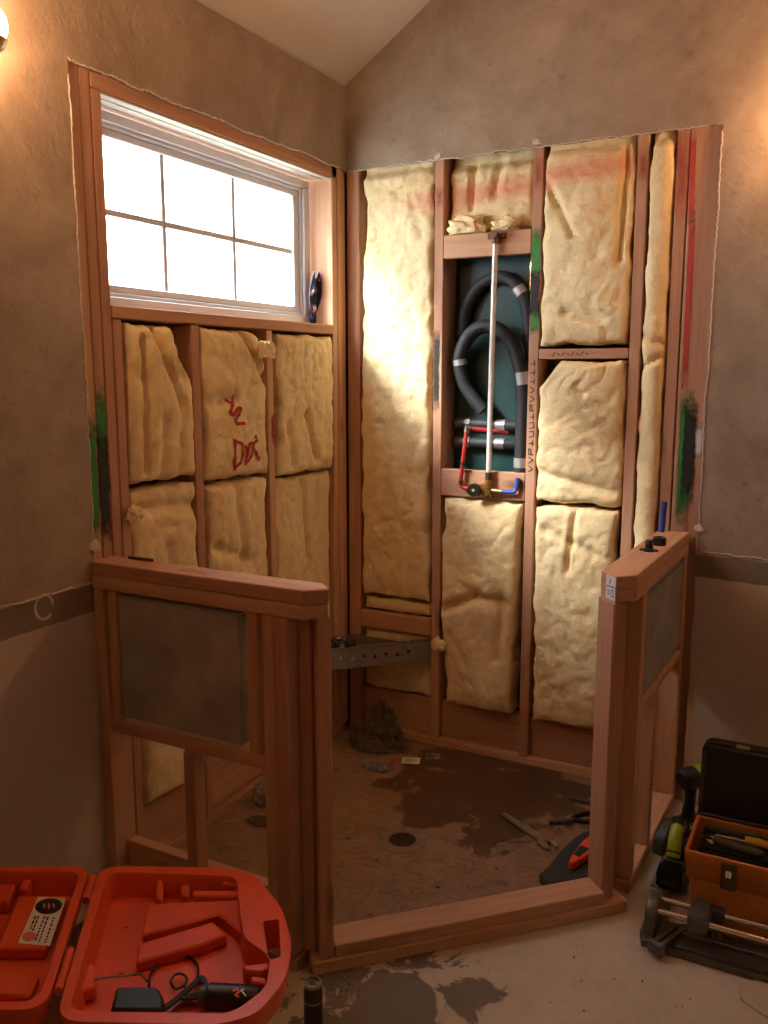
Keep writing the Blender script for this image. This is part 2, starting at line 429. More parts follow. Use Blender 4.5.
# remaining shell
bm = bmesh.new(); 
t = bmesh.new(); prism(t, [(RX, 0), (RX, H0), (RIDGE, ceilz(RIDGE)), (0, H0), (0, 0)], 0, .1)
merge(bm, t, Matrix.Translation((0, RY, 0)) @ Matrix.Rotation(math.pi/2, 4, 'X'))
tag(link('wall_front', bm, M_WALL), 'brown wall behind the viewer', kind='structure')
tag(boxo('wall_right', (RX, RY, 0), (RX+.1, .15, H0), M_WALL, bv=0), 'brown wall to the far right', kind='structure')
bm = bmesh.new()
t = bmesh.new(); prism(t, [(-.2, ceilz(0)-.2*SL), (RIDGE, ceilz(RIDGE)), (RX+.2, H0-.2*SL), (RX+.2, H0+.1), (RIDGE, ceilz(RIDGE)+.15), (-.2, H0+.1)], 0, -RY+.3)
merge(bm, t, Matrix.Translation((0, .2, 0)) @ Matrix.Rotation(math.pi/2, 4, 'X'))
CEIL = link('ceiling', bm, M_CEIL); tag(CEIL, 'pale vaulted ceiling rising from the window wall', kind='structure')
# outer sheathing of the window wall with the window opening, and back skin of the gable wall
WY0, WY1, WZ0, WZ1 = -1.347, -.113, 1.798, 2.378
bm = bmesh.new()
for lo, hi in (((RY-.1, 0), (WY0, H0+.05)), ((WY1, 0), (.17, H0+.05)), ((WY0, 0), (WY1, WZ0)), ((WY0, WZ1), (WY1, H0+.05))):
    addbox(bm, (-.16, lo[0], lo[1]), (-.142, hi[0], hi[1]))
link('sheathing', bm, M_SHEATH, WL)
boxo('sheathing', (-.142, .142, 0), (RX+.1, .165, 4.1), M_SHEATH, WB, bv=0)
boxo('green_board', (.447, .128, 1.0), (.803, .140, 2.30), M_GREEN, WB, bv=.001)

# torn gypsum edges
def torn(name, plane, pts, parent):
    bm = bmesh.new()
    P = smooth_path([on(plane, u, z, DW+.001) for u, z in pts], 6)
    Q = [p + Vector((random.uniform(-.002, .002), random.uniform(-.0015, .0005), random.uniform(-.003, .003))) for p in P]
    sweep(bm, Q, lambda s: .0022+.0028*abs(fbm(s*40, 2, 5)), 6)
    return link(name, bm, M_GYP, parent)
torn('torn_edge', 'L', [(YL+jit(z, 9, .010), z) for z in [1.0+i*.06 for i in range(24)]], WL)
torn('torn_edge', 'L', [(y, ZT+jit(y, 11, .012)) for y in [YL + i*.05 for i in range(29)]], WL)
torn('torn_edge', 'B', [(x, ZT+.004*x/1.4+jit(x+5, 11, .011)) for x in [.02+i*.05 for i in range(29)]], WB)
torn('torn_edge', 'B', [(XR+jit(z+9, 8, .008)-.008*(1-z/ZT), z) for z in [.96+i*.06 for i in range(25)]], WB)
torn('torn_edge', 'B', [(XR+.01+i*.06, .968-.002*i+jit(i*.3, 5, .006)) for i in range(14)], WB)
torn('torn_edge', 'L', [(YL-.02-i*.06, 1.004+jit(i*.3, 5, .006)) for i in range(14)], WL)
for k, (p, u, z) in enumerate([('B', .425, 2.432), ('B', .822, 2.440), ('B', 1.465, 1.05), ('L', -1.475, 1.105)]):
    q = on(p, u, z, DW+.002)
    blob('plaster_crumb', q-Vector((0, 0, .01)), (.018, .008, .016) if p == 'B' else (.008, .018, .022), M_GYP, WB if p == 'B' else WL, seed=k, amp=.6, sub=3)
# pale scuff ring on the strip of bare wall
c = PX(44, 607, DW)
ribbon('scuff_ring', [[(c.y+.030*math.cos(a), c.z+.034*math.sin(a)) for a in [i*.5 for i in range(12)]]], .008, M_GYP, WL, lambda u, z: on('L', u, z, DW+.001))

# ---- framing of the window wall (u = y)
DP = -.138
def studL(y0, y1, z0, z1, name='stud', x0=DP, x1=0.0): return lum(name, WL, (x0, y0, z0), (x1, y1, z1))
sL1 = studL(-1.486, -1.428, .038, H0); sL2 = studL(-1.427, -1.388, .038, H0); sL3 = studL(-1.386, -1.348, .038, WZ1)
studL(-1.345, -1.309, .038, 1.757); studL(-1.002, -.962, .038, 1.757); studL(-.582, -.546, .038, 1.757)
studL(-.112, -.076, .038, H0); studL(-.072, -.036, .038, H0); studL(-.034, -.001, .038, H0, x1=-.004)
lum('sill_plate', WL, (DP, -1.346, 1.760), (.002, -.114, WZ0-.001))
for i, (a, b) in enumerate(((-.038, 0), (-.079, -.041), (-.138, -.083))): lum('header', WL, (a, -1.386, WZ1+.001), (b, -.076, 2.62))
lum('bottom_plate', WL, (DP, -1.486, .0), (0, -.036, .038))
for a, b in ((-1.308, -1.003), (-.961, -.583), (-.545, -.113)): lum('blocking', WL, (-.075, a, .039), (-.037, b, .215))
for a, b in ((-.036, -.004), (-.076, -.041)): boxo('daylit_soffit_strip', (a, -1.344, WZ1-.006), (b, -.116, WZ1), M_SOFFIT_LIT, WL, .001)  # thin added strips: daylight on the header underside, put into their pale colour
# ---- framing of the back wall (u = x)
def studB(x0, x1, z0, z1): return lum('stud', WB, (x0, 0, z0), (x1, .138, z1))
sB1 = studB(.003, .062, .038, H0); sB2 = studB(.405, .444, .038, H0); sB3 = studB(.806, .845, .038, H0); sB4 = studB(1.186, 1.225, .038, H0); sB5 = studB(1.320, 1.359, .038, H0)
sB6 = lum('stud', WB, (1.364, 0, .038), (1.520, .040, H0))
lum('bottom_plate', WB, (.0, 0, 0), (1.52, .138, .038))
for a, b in ((.063, .404), (.445, .805), (.846, 1.185), (1.226, 1.319)): lum('blocking', WB, (a, .03, .039), (b, .068, .205))
bkT = lum('blocking', WB, (.445, .0, 2.048), (.805, .038, 2.137))
bkB = lum('blocking', WB, (.445, .0, 1.103), (.805, .038, 1.213))
bkM = lum('blocking', WB, (.846, .0, 1.654), (1.185, .088, 1.692))
lum('blocking', WB, (.063, -.002, .492), (.404, .036, .566))

# ---- paint marks on the studs
patch('spray_mark', 'L', -1.432, -1.386, 1.22, 1.58, SP_GREEN, sL2); patch('spray_mark', 'L', -1.468, -1.430, 1.10, 1.50, SP_GREEN, sL1)
patch('spray_mark', 'L', -1.434, -1.388, 1.09, 1.46, SP_BLACK, sL2, d=.0022)
patch('spray_mark', 'B', .803, .847, 1.93, 2.15, SP_GREEN, sB3); patch('spray_mark', 'B', .800, .847, 1.80, 2.00, SP_BLACK, sB3, d=.0022); patch('spray_mark', 'B', .806, .846, 1.74, 1.87, SP_GREEN, sB3)
patch('spray_mark', 'B', .403, .434, 1.44, 1.79, SP_BLACK, sB2)
patch('spray_mark', 'B', 1.374, 1.398, 1.50, 2.20, SP_RED2, sB6, lean=-.004); patch('spray_mark', 'B', 1.366, 1.390, 2.10, 2.42, SP_RED2, sB6, d=.0016, lean=-.008); patch('spray_mark', 'B', 1.320, 1.372, 2.10, 2.46, SP_RED, sB5, lean=-.01)
patch('spray_mark', 'B', 1.372, 1.425, 1.03, 1.56, SP_GREEN, sB6, d=.0016); patch('spray_mark', 'B', 1.386, 1.440, 1.12, 1.52, SP_BLACK, sB6, d=.0024)
patch('spray_mark', 'B', 1.418, 1.462, 1.29, 1.43, SP_WHITE, sB6); patch('spray_mark', 'B', 1.186, 1.226, 2.26, 2.38, SP_RED, sB4)
patch('spray_mark', 'B', .405, .445, 2.24, 2.33, SP_RED, sB2); patch('spray_mark', 'B', .806, .846, 2.26, 2.40, SP_RED, sB3)
# handwriting running down the stud beside the recess, and pencil marks on the short block
def scrawl(u, z0, z1, w, nn, seed):
    rr = random.Random(seed); out = []; st = (z1-z0)/nn
    for i in range(nn):
        z = z0+i*st; k = rr.randrange(4)
        if k == 0: out.append([(u-w, z), (u+w, z+st*.1), (u+w*.9, z+st*.7), (u-w, z+st*.6)])
        elif k == 1: out.append([(u-w, z), (u+w, z+st*.35), (u-w, z+st*.7)])
        elif k == 2: out.append([(u+w, z), (u-w, z), (u-w, z+st*.7), (u, z+st*.6), (u, z)])
        else: out.append([(u-w, z+st*.3), (u+w, z+st*.3)]); out.append([(u+w*.6, z), (u+w*.6, z+st*.7)])
    return out
ribbon('handwriting', scrawl(.826, 1.22, 1.66, .009, 13, 3), .0035, M_INK, sB3, lambda u, z: on('B', u, z, .0014))
ribbon('handwriting', [[(.90+i*.018, 1.668+(.008 if i % 2 else -.004)), (.912+i*.018, 1.676-(.008 if i % 2 else -.006))] for i in range(8)], .003, M_INK, bkM, lambda u, z: on('B', u, z, .0014))

# ---- window
WIN = empty('window_1', ((-.11), (WY0+WY1)/2, WZ0), label='white vinyl window with six panes and bright daylight behind', kind='structure')
wy0, wy1, wz0, wz1 = WY0+.004, WY1-.018, WZ0+.004, WZ1-.012
def ring(name, x0, x1, y0, y1, z0, z1, w, mat, parent, bv=.003, wy=None):
    wy = wy or w
    for lo, hi in (((y0, z0), (y1, z0+w)), ((y0, z1-w), (y1, z1)), ((y0, z0+w), (y0+wy, z1-w)), ((y1-wy, z0+w), (y1, z1-w))):
        boxo(name, (x0, lo[0], lo[1]), (x1, hi[0], hi[1]), mat, parent, bv)
ring('frame', -.150, -.095, wy0, wy1, wz0, wz1, .030, M_VINYL, WIN, wy=.044)
ring('frame_stop', -.148, -.104, wy0+.0445, wy1-.0445, wz0+.0305, wz1-.0305, .012, M_VINYL, WIN, .002)
ring('sash', -.142, -.112, wy0+.057, wy1-.057, wz0+.043, wz1-.043, .024, M_VINYL, WIN, wy=.038)
gy0, gy1, gz0, gz1 = wy0+.095, wy1-.095, wz0+.067, wz1-.067
GY = [gy0, -.972, -.600, gy1]; ph = (gz1-gz0)/2
for i in (1, 2): boxo('muntin', (-.134, GY[i]-.010, gz0), (-.122, GY[i]+.010, gz1), M_VINYL, WIN, .002)
for i in range(3):
    a, b = GY[i]+(.0105 if i else 0), GY[i+1]-(.0105 if i < 2 else 0)
    boxo('muntin', (-.134, a, gz0+ph-.010), (-.122, b, gz0+ph+.010), M_VINYL, WIN, .002)
    for k in range(2): boxo('pane', (-.130, a+.0005, gz0+ph*k+(.0105 if k else 0)), (-.127, b-.0005, gz0+ph*(k+1)-(0 if k else .0105)), M_GLASS, WIN, 0)
o = boxo('yard', (-30, -30, -.6), (-.6, 30, -.5), M_OUTG, bv=0); tag(o, 'pale ground outside the window', kind='structure')

# ================================================================== INSULATION
def batt(plane, u0, u1, z0, z1, label, seed, mat=INS, front=.006, bulge=.028, back=-.095, rough=.0055, creases=(), cut=None, res=.009, wave=.008):
    nu = max(8, int((u1-u0)/res)); nv = max(8, int((z1-z0)/res))
    def h(u, z):
        s = (u-u0)/(u1-u0); t_ = (z-z0)/(z1-z0)
        eu = min(s, 1-s)*(u1-u0); ez = min(t_, 1-t_)*(z1-z0)
        e = (1-math.exp(-max(eu, 0)/.010))*(1-math.exp(-max(ez, 0)/.010))
        d = front - .012 + .012*e + .6*bulge*e*(.45+.55*math.sin(math.pi*min(1, max(0, s)))*min(1, .5+ez/.15))
        d += rough*fbm(u*13+seed*3.7, z*13, seed, 5)*e*2.0 + wave*fbm(u*4+seed, z*2.4, seed*1.3, 2)*2*e
        d += .0016*fbm(u*34+seed, z*34, seed*2.1, 3)*2*e
        q = abs(fbm(u*10+seed, z*10, seed+4.2, 3)); d -= .005*max(0, .12-q)/.12*e
        for (a, b, c, dd, w, amp) in creases:
            vx, vz = c-a, dd-b; L2 = vx*vx+vz*vz; k = max(0, min(1, ((u-a)*vx+(z-b)*vz)/L2))
            r = math.hypot(u-a-k*vx, z-b-k*vz); d -= amp*math.exp(-(r/w)**2)
        if z > 2.375: d = min(d - (z-2.375)*.9, d) if z < 2.405 else min(d-.027, -.006)
        return d
    bm = bmesh.new(); G = []
    for j in range(nv+1):
        row = []
        for i in range(nu+1):
            s = i/nu; t_ = j/nv; u = u0+(u1-u0)*s; z = z0+(z1-z0)*t_
            eu = .013*fbm(z*9+seed*5, (0 if s < .5 else 9), seed, 4)*2-.007; ez = .012*fbm(u*11, seed+(0 if t_ < .5 else 8), 3, 4)*2-.006
            uu = u + (1 if s > .5 else -1)*abs(2*s-1)**6*(eu); zz = z + (1 if t_ > .5 else -1)*abs(2*t_-1)**14*ez
            uu = max(u0+.001, min(u1-.001, uu)); zz = max(z0, min(z1, zz))
            if cut: uu, zz = cut(uu, zz)
            row.append(bm.verts.new(on(plane, uu, zz, h(u, z))))
        G.append(row)
    for j in range(nv):
        for i in range(nu): bm.faces.new((G[j][i], G[j][i+1], G[j+1][i+1], G[j+1][i]))
    loop = G[0] + [G[j][nu] for j in range(1, nv+1)] + G[nv][-2::-1] + [G[j][0] for j in range(nv-1, 0, -1)]
    bk = []
    for v in loop:
        p = v.co; u, z = (p.y, p.z) if plane == 'L' else (p.x, p.z)
        bk.append(bm.verts.new(on(plane, u, z, back)))
    for i in range(len(loop)): bm.faces.new((loop[i], loop[(i+1) % len(loop)], bk[(i+1) % len(loop)], bk[i]))
    bm.faces.new(bk)
    cen = on(plane, (u0+u1)/2, z0, back/2)
    bmesh.ops.translate(bm, verts=bm.verts, vec=-cen)
    o = link('insulation_batt', bm, mat, None, True, loc=cen); o.data.polygons.foreach_set('use_smooth', [True]*len(o.data.polygons))
    tag(o, label, 'insulation', 'yellow insulation batts between the studs')
    return o, h
g = .002
def sides(u0, u1, z0, z1, left=None, right=None):
    # left / right: (z, inset) profiles that pull an edge of the batt away from its stud
    def prof(p, z):
        if not p: return 0
        for (a, b), (c, d) in zip(p, p[1:]):
            if a <= z <= c: k = (z-a)/(c-a); k = k*k*(3-2*k); return b+(d-b)*k
        return p[0][1] if z < p[0][0] else p[-1][1]
    def f(u, z):
        a = u0+prof(left, z); b = u1-prof(right, z); return (a+(u-u0)*(b-a)/(u1-u0), z)
    return f
# window wall, three bays
batt('L', -1.308, -1.003, 1.262, 1.752, 'yellow batt with long drooping folds under window, nearest the left end', 1, bulge=.046, cut=sides(-1.308, -1.003, 1.262, 1.752, [(1.26, .004), (1.45, .002), (1.75, .012)], [(1.3, .0), (1.56, .004), (1.66, .045), (1.752, .062)]), creases=[(-1.17, 1.74, -1.08, 1.50, .018, .045), (-1.08, 1.50, -1.10, 1.28, .02, .02), (-1.24, 1.70, -1.25, 1.30, .014, .030), (-1.17, 1.45, -1.19, 1.27, .02, .02), (-1.02, 1.75, -1.05, 1.60, .03, .04)])
batt('L', -1.308, -1.003, .218, 1.250, 'lower yellow batt creased across its top, left bay of the window wall', 2, bulge=.024, creases=[(-1.28, 1.19, -1.02, 1.17, .02, .02), (-1.16, 1.05, -1.10, .80, .02, .02)])
oB, hB = batt('L', -.961, -.583, 1.232, 1.752, 'yellow batt marked in red under the window, middle bay', 3, cut=sides(-.961, -.583, 1.232, 1.752, None, [(1.23, .004), (1.36, .020), (1.42, .026), (1.55, .016), (1.62, .022), (1.752, .07)]), bulge=.034, creases=[(-.93, 1.50, -.80, 1.52, .02, .02), (-.70, 1.74, -.64, 1.62, .015, .04), (-.64, 1.62, -.60, 1.58, .02, .03)])
batt('L', -.961, -.583, .218, 1.225, 'lower plain yellow batt, middle bay of window wall', 4, cut=sides(-.961, -.583, .218, 1.225, [(.3, .0), (1.2, .006)], [(.3, .03), (.8, .018), (1.1, .026), (1.22, .008)]), bulge=.030, creases=[(-.92, 1.0, -.70, .92, .02, .02), (-.80, 1.2, -.75, .9, .02, .02)])
oC, hC = batt('L', -.545, -.113, 1.205, 1.752, 'yellow batt with puckered lower edge, window wall bay next to corner', 5, cut=sides(-.545, -.113, 1.205, 1.752, [(1.21, .0), (1.35, .010), (1.5, .028), (1.752, .022)], [(1.2, .01), (1.75, .006)]), bulge=.034, creases=[(-.36, 1.44, -.27, 1.26, .014, .035), (-.48, 1.40, -.44, 1.25, .02, .02)])
batt('L', -.545, -.113, .218, 1.198, 'lower crumpled yellow batt, window wall bay next to corner', 6, cut=sides(-.545, -.113, .218, 1.198, [(.3, .03), (.9, .022), (1.19, .014)], None), front=-.018, bulge=.014, creases=[(-.34, 1.18, -.31, .85, .014, .03), (-.22, 1.15, -.25, .95, .02, .02)])
# back wall
batt('B', .063, .404, .640, 2.47, 'tall pale yellow batt beside the corner, brightest in daylight', 11, INSR, cut=sides(.063, .404, .64, 2.47, [(.7, .004), (1.4, .0), (2.0, .01), (2.2, .03), (2.4, .012)], [(.7, .004), (1.3, .01), (1.9, .0)]), bulge=.014, rough=.007, wave=.006, creases=[(.30, .95, .29, .66, .01, .012)])
batt('B', .063, .404, .568, .632, 'thin strip of yellow batt above the bench ledger', 12, front=-.02, bulge=.014)
batt('B', .063, .404, .207, .486, 'short dark yellow batt under the corner bench', 13, front=-.02, bulge=.014)
batt('B', .445, .805, 2.140, 2.47, 'short red-streaked batt above the plumbing recess', 14, INSR, front=-.045, bulge=.020, creases=[(.55, 2.39, .54, 2.24, .012, .03), (.66, 2.39, .64, 2.28, .02, .02)])
batt('B', .445, .805, .207, 1.098, 'rumpled brownish yellow batt below the shower valve', 15, front=.008, bulge=.044, rough=.0060, cut=sides(.445, .805, .207, 1.098, [(.25, .03), (.42, .02), (.5, .004), (.9, .0), (1.0, .02), (1.09, .012)], [(.3, .03), (.8, .014), (1.09, .004)]), wave=.018, creases=[(.47, .62, .62, .70, .02, .035), (.62, .70, .76, .68, .02, .02), (.50, .52, .56, .40, .02, .02), (.74, .70, .73, .45, .02, .02)])
batt('B', .846, 1.185, 1.700, 2.47, 'large lumpy batt with red streak, right of the recess at top', 16, INSR, bulge=.040, wave=.014, rough=.0060, creases=[(.86, 2.30, .97, 2.10, .014, .02), (1.155, 2.38, 1.14, 2.0, .012, .03), (.95, 1.83, 1.08, 1.80, .02, .02)])
def cutA(u, z):      # torn top-left corner
    k = max(0, (z-1.545)/.10); lim = .846+.085*min(1, k)
    return (lim+(u-.846)*(1.185-lim)/(1.185-.846), z)
batt('B', .846, 1.185, 1.102, 1.650, 'clean pale batt with torn top corner, below the short block', 17, bulge=.042, rough=.0050, cut=cutA, creases=[(.86, 1.22, 1.16, 1.16, .02, .02), (1.0, 1.56, 1.03, 1.52, .012, .012)])
batt('B', .846, 1.185, .207, 1.096, 'long yellow batt right of recess, lowest in its bay', 18, front=.010, bulge=.036, rough=.0055, cut=sides(.846, 1.185, .207, 1.096, [(.3, .012), (.7, .004), (1.09, .0)], [(.3, .004), (.8, .02), (1.09, .012)]), creases=[(1.02, 1.09, 1.0, .85, .014, .02), (.90, 1.0, 1.1, .92, .02, .015)])
batt('B', 1.226, 1.319, .207, 2.47, 'narrow strip batt in the last bay by the wide board', 19, INS, front=.0, bulge=.030, wave=.016, creases=[(1.23, 1.74, 1.31, 1.70, .012, .02), (1.23, 1.62, 1.31, 1.66, .012, .02)])
def tuft(p, size, label, seed):
    o = blob('insulation_tuft', p, size, INS, seed=seed, amp=.75, freq=1.9, sub=4); tag(o, label, 'insulation', 'loose tufts of insulation'); return o
tuft((.540, .0, 2.137), (.070, .036, .045), 'wad of loose insulation on block above recess', 1)
tuft((.700, .006, 2.137), (.055, .034, .034), 'smaller insulation wad behind the riser outlet', 2)
tuft((.458, -.045, .455), (.028, .022, .034), 'small insulation tuft hanging by the bench end', 3)
q = PX(262, 350, .03); tuft((.05, q.y, q.z-.03), (.022, .045, .042), 'torn insulation flap at top of the marked batt', 4)
q = PX(133, 515, .03); tuft((.03, q.y+.01, q.z-.02), (.022, .026, .030), 'small curl of insulation on the left stud', 5)

# red marker writing on the batt
def mk(x, y):
    p = PX(200+x/7.68, 370+y/7.68, .045); return (p.y, p.z)
hBp = lambda u, z: Vector((hB(u, z)+.0035, u, z))
strokes = [[(320, 190), (290, 260), (255, 335)], [(255, 222), (285, 255)], [(255, 335), (285, 345), (322, 290), (340, 300), (330, 340), (300, 390), (312, 412), (375, 410)],
           [(290, 555), (293, 660), (296, 775)], [(280, 542), (345, 570), (362, 640), (340, 710), (295, 752)],
           [(372, 580), (382, 650), (380, 735)], [(382, 640), (400, 570), (440, 560), (425, 640), (400, 700), (380, 720)], [(418, 588), (470, 650), (505, 690)], [(452, 505), (462, 525)], [(440, 560), (470, 540)]]
ribbon('marker_writing', [[mk(*p) for p in s] for s in strokes], .0125, M_INKRED, oB, hBp)
sLm = [o for o in WL.children if o.name.startswith('stud')]
ribbon('marker_writing', [[(-.560, 1.44), (-.563, 1.36)], [(-.552, 1.45), (-.556, 1.34)]], .010, M_INKRED, None, lambda u, z: on('L', u, z, .0015)).name = 'marker_smear'
att(bpy.data.objects['marker_smear'], [o for o in sLm if abs(o.location.y+.564) < .01][0])

# ================================================================== PLUMBING RECESS
SV = empty('shower_valve', (.64, 0, 1.10), label='brass shower valve with pale riser pipe and red and blue feeds', cat='valve')
pv = Vector((.632, -.020, 1.142))
bm = bmesh.new(); cyl(bm, pv+Vector((0, .019, 0)), pv+Vector((0, -.03, 0)), .022, seg=20); cyl(bm, pv+Vector((-.045, 0, -.002)), pv+Vector((.075, 0, -.004)), .011); cyl(bm, pv+Vector((.028, 0, -.01)), pv+Vector((.028, 0, .055)), .013)
cyl(bm, pv+Vector((.028, .01, -.005)), pv+Vector((.028, -.028, -.005)), .017); cyl(bm, pv+Vector((.028, 0, -.005)), pv+Vector((.028, 0, -.032)), .012)
link('valve_body', bm, M_BRASS, SV, True)
dial = cylo('valve_dial', pv+Vector((-.018, -.024, 0)), pv+Vector((-.018, -.046, 0)), .026, M_BLACK, SV)
bm = bmesh.new(); cyl(bm, pv+Vector((-.018, -.046, 0)), pv+Vector((-.018, -.048, 0)), .006); link('dial_mark', bm, M_LIME, dial)
tube('riser_pipe', [(.660, -.020, 1.20), (.664, -.020, 1.65), (.669, -.018, 2.094)], .0105, M_WPIPE, SV)
cylo('coupling', (.660, -.020, 1.182), (.660, -.020, 1.212), .0135, M_BRONZE, SV)
bm = bmesh.new(); cyl(bm, (.669, -.018, 2.088), (.670, -.018, 2.122), .014); cyl(bm, (.670, .0, 2.118), (.670, -.045, 2.120), .015)
addbox(bm, (.632, -.006, 2.108), (.708, -.001, 2.130), .002); cyl(bm, (.640, -.001, 2.119), (.640, -.012, 2.119), .006); cyl(bm, (.700, -.001, 2.119), (.700, -.012, 2.119), .006)
link('drop_elbow', bm, M_BRONZE, SV, True)
tube('hot_pipe', [(.600, -.020, 1.141), (.560, -.020, 1.143), (.545, -.020, 1.150), (.541, -.020, 1.170), (.548, -.018, 1.25), (.560, -.012, 1.372)], .0085, M_RED, SV)
tube('hot_pipe', [(.562, -.008, 1.382), (.64, .015, 1.376), (.72, .03, 1.366)], .0085, M_RED, SV)
for p, q_ in (((.543, -.02, 1.158), (.541, -.02, 1.172)), ((.547, -.018, 1.235), (.548, -.018, 1.249)), ((.595, -.02, 1.141), (.583, -.02, 1.142))): cylo('crimp_ring', p, q_, .0108, M_BRONZE, SV, seg=14)
bm = bmesh.new(); cyl(bm, (.559, -.012, 1.366), (.562, -.010, 1.390), .011); cyl(bm, (.556, -.012, 1.386), (.574, -.006, 1.382), .011); link('elbow', bm, M_STEEL, SV, True)
boxo('pipe_clip', (.532, -.022, 1.222), (.566, -.0005, 1.230), M_BLACK, SV, .001)
tube('cold_pipe', [(.705, -.020, 1.138), (.755, -.020, 1.138), (.770, -.018, 1.142), (.775, -.014, 1.160), (.777, -.010, 1.195)], .0085, M_BLUE, SV)
cylo('crimp_ring', (.718, -.02, 1.138), (.706, -.02, 1.138), .0108, M_BRASS, SV, seg=14)
def hose(pts, label, r=.028):
    root = empty('insulated_hose', pts[0], label=label, cat='hose', group='black foam hoses in the recess')
    tube('sleeve', pts, r, M_RUBBER, root, seg=16, n=10); return root
h1 = hose([(.776, .034, 1.185), (.777, .034, 1.35), (.776, .034, 1.52), (.757, .036, 1.64), (.70, .040, 1.745), (.615, .044, 1.785), (.54, .050, 1.750), (.497, .056, 1.66), (.512, .062, 1.57), (.555, .068, 1.50), (.60, .072, 1.452)], 'front looped hose with black foam sleeve joined to blue pipe')
def band(p, q_, r, parent): cylo('tape_band', p, q_, r, M_TAPE, parent, seg=20)
band((.777, .034, 1.556), (.770, .034, 1.604), .0295, h1); band((.776, .034, 1.232), (.776, .034, 1.270), .0295, h1); band((.776, .034, 1.186), (.776, .034, 1.200), .030, h1)
band((.496, .056, 1.655), (.499, .057, 1.632), .0290, h1)
h2 = hose([(.778, .098, 1.50), (.779, .098, 1.68), (.772, .098, 1.80), (.745, .098, 1.90), (.69, .098, 1.965), (.62, .098, 1.975), (.55, .098, 1.935), (.502, .098, 1.85), (.490, .098, 1.75)], 'rear looped hose with black foam sleeve against green board', .0255)
band((.742, .098, 1.905), (.722, .098, 1.933), .0275, h2)
for z, y, lab in ((1.395, .112, 'upper black drain pipe across the recess'), (1.318, .105, 'lower black drain pipe across the recess')):
    r_ = empty('drain_pipe', (.62, y, z), label=lab, cat='pipe', group='black pipes crossing the recess')
    cylo('pipe', (.50, y, z), (.803, y, z-.006), .022, M_RUBBER, r_); cylo('fitting', (.462, y, z), (.515, y, z), .0245, M_CAST, r_); cylo('tape_band', (.640, y, z-.002), (.680, y, z-.003), .0228, M_TAPE, r_)
    cylo('nut', (.512, y, z), (.530, y, z), .0265, M_CAST, r_, seg=8)
tag(boxo('metal_strip', (.762, .118, 1.22), (.769, .126, 2.30), M_CHROME, bv=.001), 'bright metal strip on green board, inner of the pair', 'strip', 'metal strips in recess')
tag(boxo('metal_strip', (.792, .100, 1.22), (.800, .108, 2.30), M_CHROME, bv=.001), 'bright metal strip in recess, beside the stud', 'strip', 'metal strips in recess')

# blue pipe standing behind the right half wall
q = PY(664, 502, -.06)
tag(tube('blue_pipe', [(q.x-.035, -.075, .0), (q.x-.02, -.07, .6), (q.x, -.05, q.z)], .0105, M_BLUE), 'straight blue pipe standing behind right half wall', 'pipe')

# ================================================================== HALF WALLS AND CURB
ZL = 1.068; YF = -1.491; YI = YF+.089; XE = .742
PL = empty('pony_wall', (XE/2, YF+.045, 0), label='left wooden half wall with grey panel, against the window wall', cat='half wall', group='shower half walls')
def caps(parent, poly, z0, z1, axis, name):
    cx = sum(p[0] for p in poly)/len(poly); cy = sum(p[1] for p in poly)/len(poly)
    bm = bmesh.new(); prism(bm, [(x-cx, y-cy) for x, y in poly], z0-(z0+z1)/2, z1-(z0+z1)/2, .003)
    return link(name, bm, WOOD[axis], parent, loc=(cx, cy, (z0+z1)/2))
polyL = [(.014, YF), (XE, YF), (XE+.047, YF+.047), (XE+.004, YI), (.014, YI)]
capL = caps(PL, polyL, ZL-.0385, ZL, 0, 'cap')
caps(PL, [(x-(.004 if x > .1 else 0), y) for x, y in polyL], ZL-.078, ZL-.0395, 0, 'top_plate')
zt = ZL-.079
for a, b in ((.015, .053), (.610, .648), (.6485, .690)): lum('stud', PL, (a, YF+.001, .039), (b, YI-.001, zt))
lum('stud', PL, (.330, YF+.001, .0385), (.368, YF+.049, .559)); lum('stud', PL, (.6905, YI-.042, .039), (.728, YI-.003, zt))
lum('strip', PL, (.066, YF+.004, .5985), (.100, YF+.045, zt)); lum('strip', PL, (.558, YF+.004, .5985), (.590, YF+.040, zt))
lum('rail', PL, (.0535, YF+.006, .560), (.6095, YI-.004, .598)) 
pan = boxo('panel', (.106, YF+.002, .614), (.540, YF+.040, zt-.010), M_CEMENT, PL, .006, 2); pan['label'] = 'grey cement board panel'
lum('bottom_plate', PL, (.014, YF, 0), (.70, YI, .038)); lum('blocking', PL, (.0535, YF+.050, .039), (.6095, YF+.0855, .192))
# diagonal geometry
DG = Vector((.7071, .7071, 0)); DN = Vector((.7071, -.7071, 0))
KF = 2.222                                  # outer face of the curb: x - y = KF
def diag(name, parent, s0, s1, d0, d1, z0, z1, bv=.003):
    """box along the diagonal; s runs from the left post, d is depth from the outer face inwards"""
    o0 = Vector((XE, XE-KF, 0))
    c = o0 + DG*((s0+s1)/2) - DN*((d0+d1)/2) + Vector((0, 0, (z0+z1)/2))
    hx, hy, hz = abs(s1-s0)/2, abs(d1-d0)/2, abs(z1-z0)/2; ax = 0 if hx >= hz and hx >= hy else 2
    bm = bmesh.new(); addbox(bm, (-hx, -hy, -hz), (hx, hy, hz), bv)
    return link(name, bm, WOOD[ax], parent, loc=c, rot=(0, 0, math.pi/4))
XO = 1.434; XI = XO-.089; ZR = 1.035; YE = -(KF-XO)
SPAN = (Vector((XO, YE, 0))-Vector((XE, XE-KF, 0))).length
diag('end_post', PL, .026, .064, .003, .092, .0395, zt)
CB = empty('shower_curb', (1.09, -1.10, 0), label='wooden curb of stacked lumber across the shower entrance', cat='curb')
diag('plate', CB, .005, SPAN-.012, -.004, .086, 0, .038); diag('plate', CB, .066, SPAN-.088, .0, .089, .0385, .0765)
